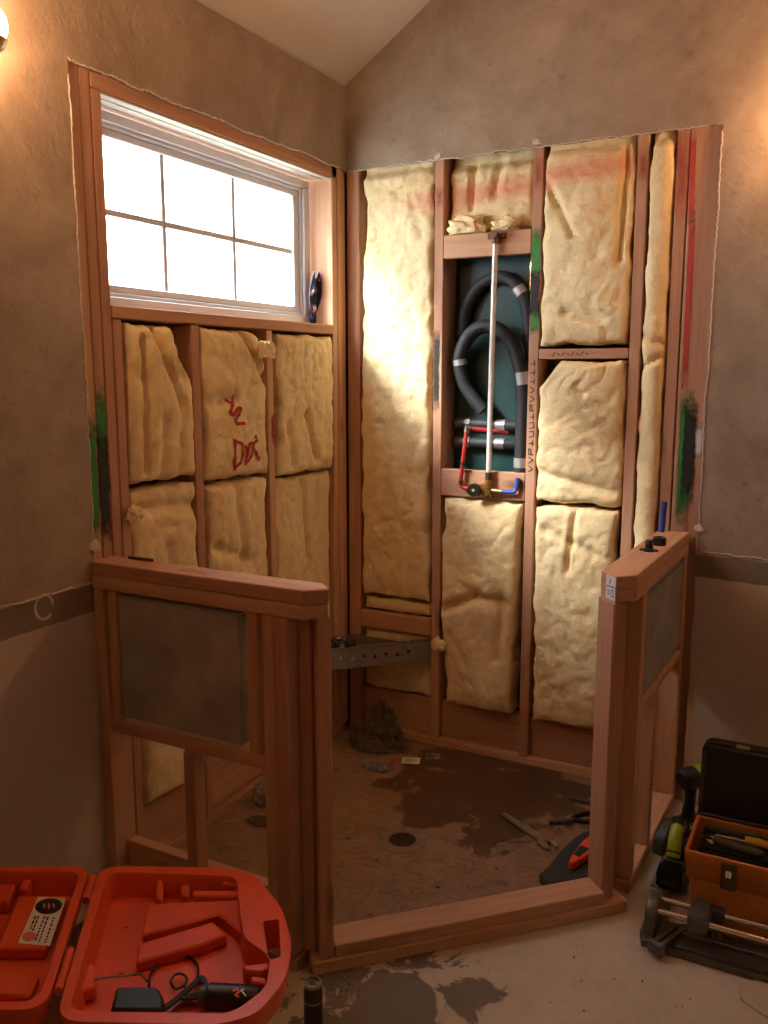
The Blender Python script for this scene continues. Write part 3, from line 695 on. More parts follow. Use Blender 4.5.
# right half wall
PR = empty('pony_wall', (XO-.045, 0, 0), label='right wooden half wall with two black fittings on its cap', cat='half wall', group='shower half walls')
XC = XI-.020
polyR = [(XO, -.015), (XO, YE), (XO-.047, YE-.047), (XC, YE+.015), (XC, -.015)]
caps(PR, polyR, ZR-.0385, ZR, 1, 'cap'); caps(PR, [(x, y+(.003 if y < -.1 else 0)) for x, y in polyR], ZR-.078, ZR-.0395, 1, 'top_plate')
zr = ZR-.079
diag('end_post', PR, SPAN-.070, SPAN-.032, .003, .092, .0395, zr)
for a, b in ((-.052, -.016), (-.690, -.652), (-.461, -.425)): lum('stud', PR, (XI+.001, a, .039), (XO-.001, b, zr if b != -.425 else .575))
lum('stud', PR, (XI+.003, -.728, .039), (XI+.042, -.691, zr))
lum('strip', PR, (XO-.042, -.070, .606), (XO-.004, -.0525, zr)); lum('strip', PR, (XO-.042, -.6515, .606), (XO-.003, -.632, zr))
lum('rail', PR, (XI+.004, -.6515, .576), (XO-.002, -.0525, .605))
pan = boxo('panel', (XO-.044, -.622, .618), (XO-.005, -.080, zr-.012), M_CEMENT, PR, .006, 2); pan['label'] = 'grey cement board panel'
lum('bottom_plate', PR, (XI, -.70, 0), (XO, -.016, .038))
# white stamped tag on the end of the cap
def dface(s, z, off=.0015): 
    o0 = Vector((XO-.047, YE-.047, 0)); e = (Vector((XC, YE+.015, 0))-o0).normalized()
    nn = Vector((e.y, -e.x, 0)); nn = nn if nn.dot(Vector((0, -1, 0))) > 0 else -nn
    return o0 + e*s + nn*off + Vector((0, 0, z))
def quadp(name, f, s0, s1, z0, z1, mat, parent):
    bm = bmesh.new(); bm.faces.new([bm.verts.new(f(s, z)) for s, z in ((s0, z0), (s1, z0), (s1, z1), (s0, z1))]); return link(name, bm, mat, parent)
tg = quadp('stamp_tag', dface, .003, .056, ZR-.074, ZR-.004, M_PAPER, PR); tg['label'] = 'white stamped tag with blue ink'
ribbon('stamp_print', [[(.012, ZR-.062), (.014, ZR-.044), (.024, ZR-.044), (.024, ZR-.062), (.012, ZR-.062)], [(.030, ZR-.050), (.046, ZR-.050)], [(.030, ZR-.058), (.044, ZR-.058)], [(.030, ZR-.012), (.032, ZR-.028), (.038, ZR-.022)], [(.008, ZR-.034), (.050, ZR-.036)]], .003, M_INKBLUE, tg, lambda s, z: dface(s, z, .0025))
PR.rotation_euler = (0, 0, R(-1.6))
# small things on the half walls
q = PZ(649, 551, ZR)
bm = bmesh.new(); lathe(bm, [(0, 0), (.020, 0), (.021, .006), (.013, .010), (.012, .022), (.015, .026), (.011, .036), (0, .038)], (q.x, q.y, ZR))
addbox(bm, (q.x-.030, q.y-.006, ZR), (q.x+.030, q.y+.006, ZR+.007), .002)
tag(link('pipe_fitting', bm, M_BLACK, None, True), 'black winged pipe fitting on half wall cap, nearer the entrance', 'fitting')
q = PZ(659, 545, ZR)
bm = bmesh.new(); lathe(bm, [(0, 0), (.021, 0), (.022, .004), (.022, .024), (.018, .028), (.011, .028), (.011, .018), (0, .018)], (q.x, q.y, ZR))
tag(link('round_cap_fitting', bm, M_BLACK, None, True), 'low round black cap on half wall, nearer the back wall', 'cap')
q = PZ(129, 559, ZL); q2 = PZ(153, 562, ZL)
tag(tube('pencil', [(q.x, q.y, ZL+.005), (q2.x, q2.y, ZL+.005)], .0045, M_BRONZE, None, 8, 2), 'dark pencil lying on left half wall cap', 'pencil')
c0 = PZ(195, 572, ZL)
ribbon('pencil_marks', [[(c0.x-.05, c0.y-.01), (c0.x+.06, c0.y+.02)], [(c0.x-.03, c0.y+.02), (c0.x+.05, c0.y-.015)], [(c0.x-.05, c0.y), (c0.x-.03, c0.y+.03)]], .003, M_INK, capL, lambda x, y: Vector((x, y, ZL+.0012)))

# ================================================================== SHOWER FLOOR
SF = [(.0, -.0), (.0, YI), (XE-.02, YI), (XE-.005, XE-.005-KF+.128), (XO-.128, XO-KF), (XI, YE+.02), (XI, -.0)]
SF = [(.002, -.002), (.002, YI+.001), (.684, YI+.001), (1.349, -.732), (1.349, -.002)]
bm = bmesh.new(); nh = 32
ov = [bm.verts.new((x, y, .010)) for x, y in SF]; hv = [bm.verts.new((DC.x+.052*math.cos(i*2*math.pi/nh), DC.y+.052*math.sin(i*2*math.pi/nh), .010)) for i in range(nh)]
ed = [bm.edges.new((ov[i], ov[(i+1) % len(ov)])) for i in range(len(ov))] + [bm.edges.new((hv[i], hv[(i+1) % nh])) for i in range(nh)]
bmesh.ops.triangle_fill(bm, edges=ed, use_beauty=True)
r = bmesh.ops.extrude_face_region(bm, geom=list(bm.faces))
for e in r['geom']:
    if isinstance(e, bmesh.types.BMVert): e.co.z = .0005
tag(link('floor_shower', bm, M_PLY), 'stained plywood shower floor with round drain hole', kind='structure')
DRN = empty('drain', (DC.x, DC.y, -.1), label='round open drain in the plywood shower floor', cat='drain')
bm = bmesh.new(); lathe(bm, [(.050, .0105), (.050, .013), (.060, .0135), (.088, .0115), (.088, .0105)], (DC.x, DC.y, 0), 40); link('flange', bm, M_DRAIN, DRN, True)
bm = bmesh.new(); lathe(bm, [(.046, .012), (.0505, .012), (.0505, -.10), (.046, -.10)], (DC.x, DC.y, 0), 32); link('throat', bm, M_DRAIN, DRN, True)
cylo('pit_bottom', (DC.x, DC.y, -.100), (DC.x, DC.y, -.090), .0458, M_PIT, DRN)

# ---- corner bench
BN = empty('corner_bench', (.15, -.15, .39), label='triangular corner bench frame with drilled metal front strip', cat='bench')
KB = .408
bm = bmesh.new(); hl = KB*math.sqrt(2)/2-.006
addbox(bm, (-hl, -.0012, -.043), (hl, .0012, .043), 0); addbox(bm, (-hl, -.0012, .041), (hl, .022, .043), 0); addbox(bm, (-hl, -.0012, -.043), (hl, .022, -.041), 0)
fs = link('front_strip', bm, M_GALV, BN, loc=(KB/2, -KB/2, .432), rot=(0, 0, math.pi/4))
for i, dx in enumerate([-.22, -.165, -.11, -.06, -.012, .036, .085, .135, .185]):
    cc = Vector((KB/2, -KB/2, .432+.004*(-1)**i)) + DG*dx + DN*.0012
    cylo('hole_plug', cc, cc+DN*.0016, .0075, [M_PAPER, M_BLACK, M_BRONZE][(0, 0, 0, 0, 2, 1, 1, 1, 1)[i]], fs, seg=14)
bm = bmesh.new(); prism(bm, [(.008, -.040), (.008, -KB+.03), (KB-.03, -.008), (.040, -.008)], .442, .452, .001); link('seat_board', bm, M_SEAT, BN)
lum('ledger', BN, (.002, -.380, .392), (.038, -.040, .440)); lum('ledger', BN, (.042, -.040, .392), (.360, -.002, .440))
q = PZ(347, 636, .47)
o = blob('plastic_bundle', (.095, -.215, .452), (.062, .052, .034), M_WRAP, seed=4, amp=.5, freq=2, sub=4, sharp=False); tag(o, 'dark crumpled plastic bundle on the corner bench', 'bundle')
for i, (x, y, lb) in enumerate(((.30, -.066, 'small steel bolt on bench, left of the two'), (.335, -.050, 'small steel bolt on bench end beside the stud'))):
    bm = bmesh.new(); cyl(bm, (x, y, .452), (x, y, .459), .011, seg=6); cyl(bm, (x, y, .459), (x, y, .482), .005, seg=10); tag(link('bolt', bm, M_GALV, None, True), lb, 'bolt', 'bolts on the bench')

# ---- things lying in the shower
o = blob('plastic_bag', (.215, -.135, .010), (.125, .075, .090), M_BAG, seed=9, amp=.8, freq=1.5, sub=5, sharp=True)
for v in o.data.vertices:
    k = max(0, min(1, (v.co.z+.05)/.14)); v.co.x = v.co.x*(1-.55*k)+.03*k; v.co.y *= 1-.6*k; v.co.z *= 1+.5*k
tag(o, 'crumpled grey-green plastic bag in the corner below bench', 'bag')
o = blob('plastic_wrap', (.095, -.775, .010), (.052, .040, .060), M_FILM, seed=5, amp=.6, freq=2.4, sub=4, sharp=True); tag(o, 'crumpled clear plastic wrap seen through the left half wall', 'wrap')
o = blob('plastic_wrap', (.315, -.320, .010), (.055, .035, .016), M_FILM, seed=6, amp=.6, freq=2.4, sub=4, sharp=True); tag(o, 'flat crushed clear plastic wrap before the white packets', 'wrap')
def card(name, c, w, d, rz, label, cat, mat=M_PAPER, lines=True, grp=None):
    o = empty(name, c, rz, label, cat, grp)
    bm = bmesh.new(); addbox(bm, (-w/2, -d/2, 0), (w/2, d/2, .004), .001); s = link('sheet', bm, mat); s.location = o.location; s.rotation_euler = (0, 0, rz); att(s, o)
    if lines:
        M = wm(o)
        ribbon('print', [[(-w*.38, d*(.3-.22*i)), (w*(.05+.3*((i*7) % 3)/2), d*(.3-.22*i))] for i in range(4)], .0035, M_INK, o, lambda x, y: M @ Vector((x, y, .0046)))
    return o
q = PZ(411, 761, .011); card('parts_packet', q, .075, .055, .35, 'small white printed packet on plywood, brighter of two', 'packet', grp='packets by the bag')
q = PZ(428, 758, .011); card('parts_packet', (q.x+.012, q.y+.02, q.z), .062, .050, .55, 'greyish printed packet on plywood, nearer the wall', 'packet', M_FILM, grp='packets by the bag')
q = PZ(396, 762, .011); o = card('red_packet', (q.x-.012, q.y, q.z), .022, .045, .3, 'small red plastic packet beside the white packet', 'packet', M_RED, False)
q = PZ(262, 822, .011); o = blob('plastic_scrap', (q.x, q.y, .0105), (.06, .035, .006), M_BAG, seed=3, amp=.4); tag(o, 'flat grey-green plastic scrap behind left half wall', 'scrap')
def wrench():
    a = PZ(503, 815, .014); b = PZ(553, 847, .014); d = (b-a).normalized(); s = Vector((-d.y, d.x, 0)); L = (b-a).length
    o = empty('adjustable_wrench', (a+b)/2, 0, 'steel adjustable wrench lying on the plywood', 'wrench')
    M = Matrix(((d.x, s.x, 0, a.x), (d.y, s.y, 0, a.y), (0, 0, 1, .0105), (0, 0, 0, 1)))
    bm = bmesh.new(); t = bmesh.new(); w0, w1 = .013, .019
    prism(t, [(.008, -w0), (L*.78, -w1), (L*.84, -.034), (L*.97, -.038), (L*1.04, -.022), (L*.93, -.008), (L*.90, .006), (L*.82, .018), (L*.76, w1), (.008, w0), (-.004, .004), (-.004, -.004)], 0, .011, .002); merge(bm, t, M); link('handle', bm, M_STEEL, o, True)
    bm = bmesh.new(); t = bmesh.new(); prism(t, [(L*.92, .008), (L*1.04, .000), (L*1.05, .012), (L*.96, .026), (L*.86, .022)], .001, .010, .001); merge(bm, t, M); link('jaw', bm, M_STEEL, o, True)
    cylo('thumb_screw', M @ Vector((L*.86, .0, .006)), M @ Vector((L*.92, -.002, .006)), .008, M_CAST, o)
    bm = bmesh.new(); t = bmesh.new(); lathe(t, [(.004, .0112), (.009, .0112), (.009, .0122), (.004, .0122)], (.012, 0, 0), 16); merge(bm, t, M); link('hang_ring', bm, M_GALV, o, True)
wrench()
def pliers(c, rz, label):
    o = empty('pliers', c, rz, label, 'pliers', 'dark pliers on the plywood'); M = wm(o)
    for s in (-1, 1):
        P = [M @ Vector(p) for p in ((.012*s*-.3, 0, .009), (.006*s, .02, .009), (.024*s, .06, .009), (.026*s, .11, .009), (.020*s, .16, .009))]
        tube('grip', P[1:], .0085, M_BLACK, o, 8, 5)
        bm = bmesh.new(); t = bmesh.new(); prism(t, [(0, -.075), (.004*s, -.075), (.014*s, -.03), (.016*s, .0), (.008*s, .024), (0, .024)][::s], .001, .015, .001); merge(bm, t, M); link('jaw', bm, M_CAST, o)
    cylo('pivot', M @ Vector((0, 0, .0005)), M @ Vector((0, 0, .019)), .009, M_STEEL, o)
q = PZ(568, 822, .011); pliers((q.x, q.y, .0105), R(-48), 'dark slip-joint pliers nearest the wrench')
q = PZ(586, 806, .011); pliers((q.x+.01, q.y+.03, .0105), R(-75), 'second dark pliers farther toward the back wall')
# black tool bag lying by the curb with an orange saw on it
bm = bmesh.new()
A = [(1.150, -.80), (1.165, -.72), (1.172, -.62), (1.195, -.50), (1.225, -.44), (1.335, -.44), (1.335, -.70), (1.285, -.765), (1.20, -.838)]
prism(bm, A, .0105, .046, .010); tag(link('tool_bag', bm, M_RUBBER, None, True), 'flat black tool bag behind the curb by right post', 'bag')
OS = empty('hand_saw', (1.26, -.60, .047), 0, 'orange-handled hand saw lying on the black bag', 'saw')
a = Vector((1.245, -.70, .062)); d = Vector((.16, .95, .0)).normalized()
M = Matrix.Translation((1.235, -.735, .0475)) @ Matrix.Rotation(math.atan2(d.y, d.x), 4, 'Z')
bm = bmesh.new(); t = bmesh.new(); prism(t, [(0, -.008), (.05, -.018), (.14, -.026), (.22, -.015), (.22, .020), (.15, .026), (.05, .018), (.0, .008)], 0, .026, .004); merge(bm, t, M); link('handle', bm, M_ORANGE2, OS, True)
bm = bmesh.new(); t = bmesh.new(); prism(t, [(.045, -.010), (.11, -.014), (.11, .016), (.05, .014)], .026, .029, .001); merge(bm, t, M); link('grip_pad', bm, M_BLACK, OS)
bm = bmesh.new(); t = bmesh.new(); prism(t, [(.218, -.015), (.30, -.010), (.30, .006), (.218, .018)], .010, .012, 0); merge(bm, t, M); link('blade', bm, M_STEEL, OS)
# orange marker seen through the right half wall
q = PX(642, 786, 1.30)
cr = bmesh.new(); rr = random.Random(5)
for i in range(30):
    x = rr.uniform(.1, 1.25); y = rr.uniform(-1.2, -.05)
    if (Vector((x, y, 0))-DC).length < .1 or x-y > 2.0 or (x > 1.1 and y < -.4): continue
    s = rr.uniform(.002, .006); addbox(cr, (x-s, y-s*.7, .0102), (x+s, y+s*.7, .0102+s*.8))
tag(link('shower_debris', cr, M_SEAT), 'scattered small crumbs on the plywood shower floor', 'debris', kind='stuff')

# wrapper wedged beside the window
bm = bmesh.new(); N = 14; G = []
for j in range(N+1):
    t_ = j/N; w = .036+.034*t_; row = []
    for i in range(N+1):
        s = i/N-.5; row.append(bm.verts.new((-.074+.035*t_*.3+.010*math.sin(s*9+t_*5), -.152+.012*t_+s*w, WZ0+.001+t_*(.195+.02*math.sin(i*2.1)))))
    G.append(row)
for j in range(N):
    for i in range(N): bm.faces.new((G[j][i], G[j][i+1], G[j+1][i+1], G[j+1][i]))
r = bmesh.ops.extrude_face_region(bm, geom=list(bm.faces))
for e in r['geom']:
    if isinstance(e, bmesh.types.BMVert): e.co.x += .004
tag(link('wrapper', bm, M_WRAP, None, True), 'dark printed plastic wrapper wedged in the window jamb', 'wrapper')

# ================================================================== LAMPS (vanity bars on both walls)
def vanity(origin, along, out, n_, label):
    o = empty('vanity_light', origin, 0, label, 'lamp'); O = Vector(origin); al = Vector(along); ou = Vector(out)
    bm = bmesh.new(); L = .16*n_; 
    t = bmesh.new(); addbox(t, (-L/2, 0, -.05), (L/2, .022, .05), .006)
    M = Matrix(((al.x, ou.x, 0, O.x), (al.y, ou.y, 0, O.y), (0, 0, 1, O.z), (0, 0, 0, 1))); c = al*(L/2-.08); M.translation = O + c
    merge(bm, t, M); link('back_plate', bm, M_BRASS, o)
    for i in range(n_):
        p = O + al*(.16*i)
        cylo('socket', p+ou*.02, p+ou*.055, .024, M_BRASS, o)
        bm = bmesh.new(); bmesh.ops.create_uvsphere(bm, u_segments=24, v_segments=16, radius=.050); gl = link('globe', bm, M_GLOBE, o, True, loc=p+ou*.098)
        bm = bmesh.new(); lathe(bm, [(0, -.056), (.026, -.053), (.040, -.042), (.0465, -.030), (.0485, -.030), (.042, -.045), (.028, -.057), (0, -.061)], p+ou*.098); link('light_block_cup', bm, M_BRASS, o, True)  # opaque cup added below each globe to cut its downward light
gq = PX(-16, 24, .111)
vanity((DW, gq.y, gq.z), (0, -1, 0), (1, 0, 0), 3, 'warm globe vanity light at top left edge of the picture')
vanity((1.80, -DW, 2.32), (1, 0, 0), (0, -1, 0), 3, 'warm globe vanity light on the gable wall right of frame')

# ================================================================== ORANGE CASE
ZC = .450; HP = Vector((.410, -1.897, 0)); hdir = Vector((.60, -.80, 0)); udir = Vector((.88, .475, 0)); CD = .068
MC = Matrix(((udir.x, hdir.x, 0, HP.x), (udir.y, hdir.y, 0, HP.y), (0, 0, 1, ZC), (0, 0, 0, 1)))
def AB(px, py, z=None):
    p = MC.inverted() @ PZ(px, py, ZC if z is None else z); return (p.x, p.y)
def rpoly(pts, rad, k=7):
    out = []; n_ = len(pts)
    for i in range(n_):
        p = Vector(pts[i]); a = Vector(pts[i-1]); b = Vector(pts[(i+1) % n_]); r_ = rad[i] if isinstance(rad, (list, tuple)) else rad
        da = (a-p).normalized(); db = (b-p).normalized(); p0 = p+da*r_; p1 = p+db*r_
        for j in range(k+1):
            t_ = j/k; out.append(tuple((p0*(1-t_)**2+p*2*t_*(1-t_)+p1*t_*t_)))
    return out
def inset(poly, d):
    cx = sum(p[0] for p in poly)/len(poly); cy = sum(p[1] for p in poly)/len(poly); wx = max(abs(p[0]-cx) for p in poly); wy = max(abs(p[1]-cy) for p in poly)
    return [(cx+(p[0]-cx)*(1-d/wx), cy+(p[1]-cy)*(1-d/wy)) for p in poly]
def shell(outer, recess, slots, depth, parent, name):
    bm = bmesh.new()
    def loop(pl, z): return [bm.verts.new((x, y, z)) for x, y in pl]
    def strip(a, b):
        for i in range(len(a)): bm.faces.new((a[i], a[(i+1) % len(a)], b[(i+1) % len(b)], b[i]))
    o0 = loop(outer, 0); o1 = loop(outer, -.012); o2 = loop(inset(outer, .006), -.014); o3 = loop(inset(outer, .012), -depth+.012); o4 = loop(inset(outer, .026), -depth)
    strip(o0, o1); strip(o1, o2); strip(o2, o3); strip(o3, o4); 
    edges = []
    def cyc(l_): return [bm.edges.get((l_[i], l_[(i+1) % len(l_)])) or bm.edges.new((l_[i], l_[(i+1) % len(l_)])) for i in range(len(l_))]
    r0 = loop(recess, 0); r1 = loop(inset(recess, .004), -.006); r2 = loop(inset(recess, .012), -depth+.012); strip(r0, r1); strip(r1, r2); bm.faces.new(r2)
    edges = cyc(o0)+cyc(r0); be = cyc(o4)
    for s in slots:
        a = loop(s, 0); b = loop(s, -depth); strip(a, b); edges += cyc(a); be += cyc(b)
    bmesh.ops.triangle_fill(bm, edges=edges, use_beauty=True); bmesh.ops.triangle_fill(bm, edges=be, use_beauty=True)
    return link(name, bm, M_ORANGE, None, True)
# local frame: x away from the hinge (tray +, lid -), y along hinge toward the viewer; mirrored basis so build in world through MC
def place(bm): bmesh.ops.transform(bm, matrix=MC, verts=bm.verts); return bm
CASE = empty('tool_case', (HP.x+.15, HP.y-.1, ZC-CD), 0, 'open orange plastic nailer case in the left foreground', 'case')
def shellp(*a):
    o = shell(*a); me = o.data; me.transform(MC); me.flip_normals(); att(o, CASE); return o
outT = rpoly([(.012, .0), (.30, .008), (.375, .035), (.435, .17), (.450, .29), (.432, .40), (.375, .490), (.31, .515), (.012, .505)], [.05, .02, .03, .04, .04, .04, .03, .03, .05])
recT = rpoly([(.032, .022), (.335, .045), (.345, .20), (.352, .27), (.405, .33), (.395, .42), (.33, .488), (.032, .480)], [.03, .03, .02, .02, .02, .03, .03, .03])
slot = rpoly([AB(263, 921), AB(279, 919), AB(281, 957), AB(268, 960)], .008, 5)
TRAY = shellp(outT, recT, [slot], CD, CASE, 'tray')
outL = rpoly([(-.42, .0), (-.012, .0), (-.012, .475), (-.42, .475)], [.06, .05, .05, .06]); recL = rpoly([(-.40, .020), (-.030, .020), (-.030, .455), (-.40, .455)], .04)
LID = shellp(outL, recL, [], CD, CASE, 'lid')
def crib(poly, z0, z1, parent, name='molded_rib', mat=M_ORANGE, bv=.004):
    bm = bmesh.new(); prism(bm, poly, z0, z1, bv); o = link(name, place(bm), mat, parent, True); return o
zf = -CD+.0122
def rot(cx, cy, w, h_, a):
    return [(cx+x*math.cos(a)-y*math.sin(a), cy+x*math.sin(a)+y*math.cos(a)) for x, y in ((-w/2, -h_/2), (w/2, -h_/2), (w/2, h_/2), (-w/2, h_/2))]
# tray mouldings: raised bed round the tool silhouette
def cpx(pts, top): crib([AB(x, y, ZC+top) for x, y in pts], zf, top, TRAY)
cpx([(148, 903), (243, 899), (249, 938), (219, 914), (142, 935)], -.026)
cpx([(139, 943), (213, 921), (227, 934), (203, 944), (136, 962)], -.030)
cpx([(156, 878), (164, 877), (163, 899), (155, 899)], -.014); cpx([(181, 884), (190, 884), (189, 896), (180, 896)], -.020)
cpx([(193, 890), (238, 890), (238, 896), (193, 896)], -.018); cpx([(222, 876), (246, 878), (246, 886), (222, 884)], -.012); cpx([(244, 888), (251, 888), (253, 935), (246, 935)], -.016)
cpx([(242, 965), (268, 962), (270, 968), (262, 972), (244, 970)], -.014); cpx([(250, 975), (266, 977), (266, 983), (250, 982)], -.022)
cpx([(80, 965), (94, 962), (96, 985), (78, 992)], -.024); cpx([(64, 985), (90, 978), (90, 984), (66, 994)], -.030); cpx([(98, 880), (106, 879), (103, 905), (93, 907)], -.034)
for (x, y) in ((.09, .15), (.10, .30), (.262, .335)): bm = bmesh.new(); cyl(bm, (x, y, zf), (x, y, zf+.003), .006); link('stud_boss', place(bm), M_ORANGE2, TRAY)
# hinge barrel pieces
for y0, y1 in ((.04, .13), (.30, .42)):
    bm = bmesh.new(); cyl(bm, (0, y0, -.006), (0, y1, -.006), .009); link('hinge', place(bm), M_ORANGE, CASE, True)
# lid mouldings
crib([(-.165, .070), (-.060, .070), (-.060, .260), (-.165, .260)], zf, -.030, LID); crib([(-.30, .035), (-.18, .035), (-.18, .10), (-.30, .12)], zf, -.022, LID); crib([(-.30, .20), (-.19, .20), (-.19, .42), (-.30, .42)], zf, -.028, LID); crib(rot(-.10, .36, .08, .06, .1), zf, -.036, LID); crib(rot(-.155, .045, .02, .04, 0), zf, -.016, LID)
# sticker: corners measured on the photo
zs_ = ZC-.0292
C4 = [PZ(38, 897, zs_), PZ(66, 898, zs_), PZ(50, 946, zs_), PZ(18, 943, zs_)]
def st(u, v, off=0): return (C4[0]*(1-u)+C4[1]*u)*(1-v) + (C4[3]*(1-u)+C4[2]*u)*v + Vector((0, 0, off))
bm = bmesh.new(); bm.faces.new([bm.verts.new(st(u, v)) for u, v in ((0, 0), (1, 0), (1, 1), (0, 1))]); sk = link('sticker', bm, M_PAPER, LID)
sk['label'] = 'white warning sticker with black oval'
def oval(u, v, ru, rv, mat, name, off=.0006):
    bm = bmesh.new(); bm.faces.new([bm.verts.new(st(u+ru*math.cos(a*math.pi/12), v+rv*math.sin(a*math.pi/12), off)) for a in range(24)]); return link(name, bm, mat, LID)
oval(.5, .20, .46, .18, M_BLACK, 'sticker_oval'); oval(.26, .86, .22, .10, M_PINK, 'sticker_emblem')
ribbon('sticker_print', [[(.30, .16), (.40, .24)], [(.46, .14), (.56, .26)], [(.62, .15), (.72, .23)]], .05, M_PINK, LID, lambda u, v: st(u, v, .001))
L_ = []
rr = random.Random(2)
for k, u in enumerate((.20, .30, .50, .62, .82)):
    v = .43
    while v < (.70 if k < 2 else .95):
        e = v+rr.uniform(.03, .08); L_.append([(u, v), (u, min(e, .96))]); v = e+.02
ribbon('sticker_print', L_, .055, M_INK, LID, lambda u, v: st(u, v, .0008))
# contents
zi = ZC+zf
def upt(px, py, z): return PZ(px, py, z)
def blockp(name, pxs, z0, z1, mat, parent, bv=.006):
    P = [PZ(x, y, z1) for x, y in pxs]; bm = bmesh.new(); prism(bm, [(p.x, p.y) for p in P], z0, z1, bv); return link(name, bm, mat, parent, True)
CH = empty('battery_charger', PZ(137, 1000, zi), 0, 'black block battery charger with cord in the orange case', 'charger')
blockp('housing', [(116, 985), (158, 985), (164, 996), (164, 1010), (110, 1010)], zi+.0005, zi+.048, M_BLACK, CH, .007)
zt2 = zi+.006
cord = [PZ(x, y, zi+.030) for x, y in ((149, 986),)] + [PZ(x, y, zt2) for x, y in ((150, 976), (157, 965), (172, 958), (188, 957), (197, 964), (198, 974), (196, 981))]
tube('cord', cord, .0028, M_BLACK, CH, 8, 6)
tube('cord', [PZ(x, y, zt2+.004) for x, y in ((186, 984), (176, 989), (171, 982), (175, 975), (182, 974), (187, 979), (184, 987))], .0028, M_BLACK, CH, 8, 6)
for k in range(4): tube('cord_bundle', [PZ(x, y+k*1.2, zt2+.007+.004*(k % 2)) for x, y in ((165, 1006), (176, 998), (190, 986), (201, 977), (206, 982+k), (202, 992), (192, 995), (182, 998-k))], .0034, M_BLACK, CH, 8, 6)
BT = empty('battery', PZ(230, 1000, zi), 0, 'black oval battery with red and white logo in case', 'battery')
p0 = PZ(207, 996, zi+.026); p1 = PZ(258, 1000, zi+.026)
bm = bmesh.new(); t = bmesh.new(); L2 = (p1-p0).length
lathe(t, [(0, 0), (.020, 0), (.024, .004), (.025, L2*.5), (.0245, L2*.9), (.021, L2), (0, L2)], (0, 0, 0), 24)
merge(bm, t, Matrix.Translation(p0) @ (p1-p0).to_track_quat('Z', 'Y').to_matrix().to_4x4()); link('body', bm, M_BLACK, BT, True)
dd = (p1-p0).normalized(); cylo('contact_ring', p0-dd*.012, p0+dd*.002, .019, M_DGREY, BT)
def bt(px, py): 
    q_ = PZ(px, py, zi+.0515); return q_
ribbon('logo_red', [[(233, 991), (237, 989), (239, 992), (235, 995), (239, 997)]], 2.2, M_PINK, BT, bt)
ribbon('logo_white', [[(241, 990), (246, 996)], [(240, 991), (244, 989)]], 1.5, M_PAPER, BT, bt)
HX = tube('hex_key', [PZ(x, y, zi+.029) for x, y in ((90, 980), (110, 977), (130, 975), (139, 974), (143, 976), (147, 981))], .0026, M_STEEL, None, 6, 6); tag(HX, 'dark bent hex key lying in the orange case', 'hex key')
tag(boxo('wooden_box', (.46, -2.18, 0), (.80, -1.86, ZC-CD-.001), WOOD[2], bv=.004), 'wooden box that carries the open orange case', 'box')

# ================================================================== SMALL FOREGROUND
q = PZ(312, 1014, 0)
CN = empty('fuel_can', (.842, -1.628, 0), 0, 'slim dark metal fuel can standing on the floor', 'can')
bm = bmesh.new(); lathe(bm, [(0, 0), (.022, 0), (.0235, .003), (.0235, .098), (.019, .106), (.019, .110), (0, .110)], (.842, -1.628, 0), 28); link('body', bm, M_DGREY, CN, True)
bm = bmesh.new(); lathe(bm, [(.017, .110), (.0215, .110), (.0215, .119), (.0165, .1205), (.015, .114), (0, .114)], (.842, -1.628, 0), 28); link('rim', bm, M_GALV, CN, True)
bm = bmesh.new(); cyl(bm, (.842, -1.628, .113), (.842, -1.628, .122), .005); addbox(bm, (.832, -1.631, .113), (.852, -1.625, .117), .001); link('nozzle', bm, M_GALV, CN, True)
bm = bmesh.new(); lathe(bm, [(.0236, .070), (.0239, .070), (.0239, .074), (.0236, .074)], (.842, -1.628, 0), 28); link('band', bm, M_GALV, CN)
bm = bmesh.new()
P = [PZ(739, 984, .0), PZ(740, 1000, .0), PZ(767, 1019, .0), PZ(790, 1012, 0), PZ(775, 978, .0)]
prism(bm, [(p.x, p.y) for p in P], .0, .006, .001); tag(link('tile_offcut', bm, M_PORC), 'cut tan tile offcut on the floor at bottom right', 'tile')
q = PZ(646, 946, 0); bm = bmesh.new(); prism(bm, [(q.x-.022, q.y+.012), (q.x-.005, q.y-.012), (q.x+.010, q.y-.004), (q.x-.004, q.y+.014)], 0, .004, .0008)
tag(link('tile_chip', bm, M_PAPER), 'small pale chip beside the tile cutter foot', 'chip')
cr = bmesh.new(); rr = random.Random(8)
for i in range(46):
    px, py = rr.gauss(338, 16), rr.gauss(985, 12)
    if i > 30: px, py = rr.uniform(400, 700), rr.uniform(945, 1018)
    p = PZ(px, py, 0); s = rr.uniform(.0012, .0035)
    if (p-Vector((.842, -1.628, 0))).length < .03: continue
    t = bmesh.new(); bmesh.ops.create_icosphere(t, subdivisions=1, radius=s); merge(cr, t, Matrix.Translation((p.x, p.y, s*.8)))
tag(link('floor_debris', cr, M_SHEATH), 'dark crumbs scattered on the bare floor', 'debris', kind='stuff')

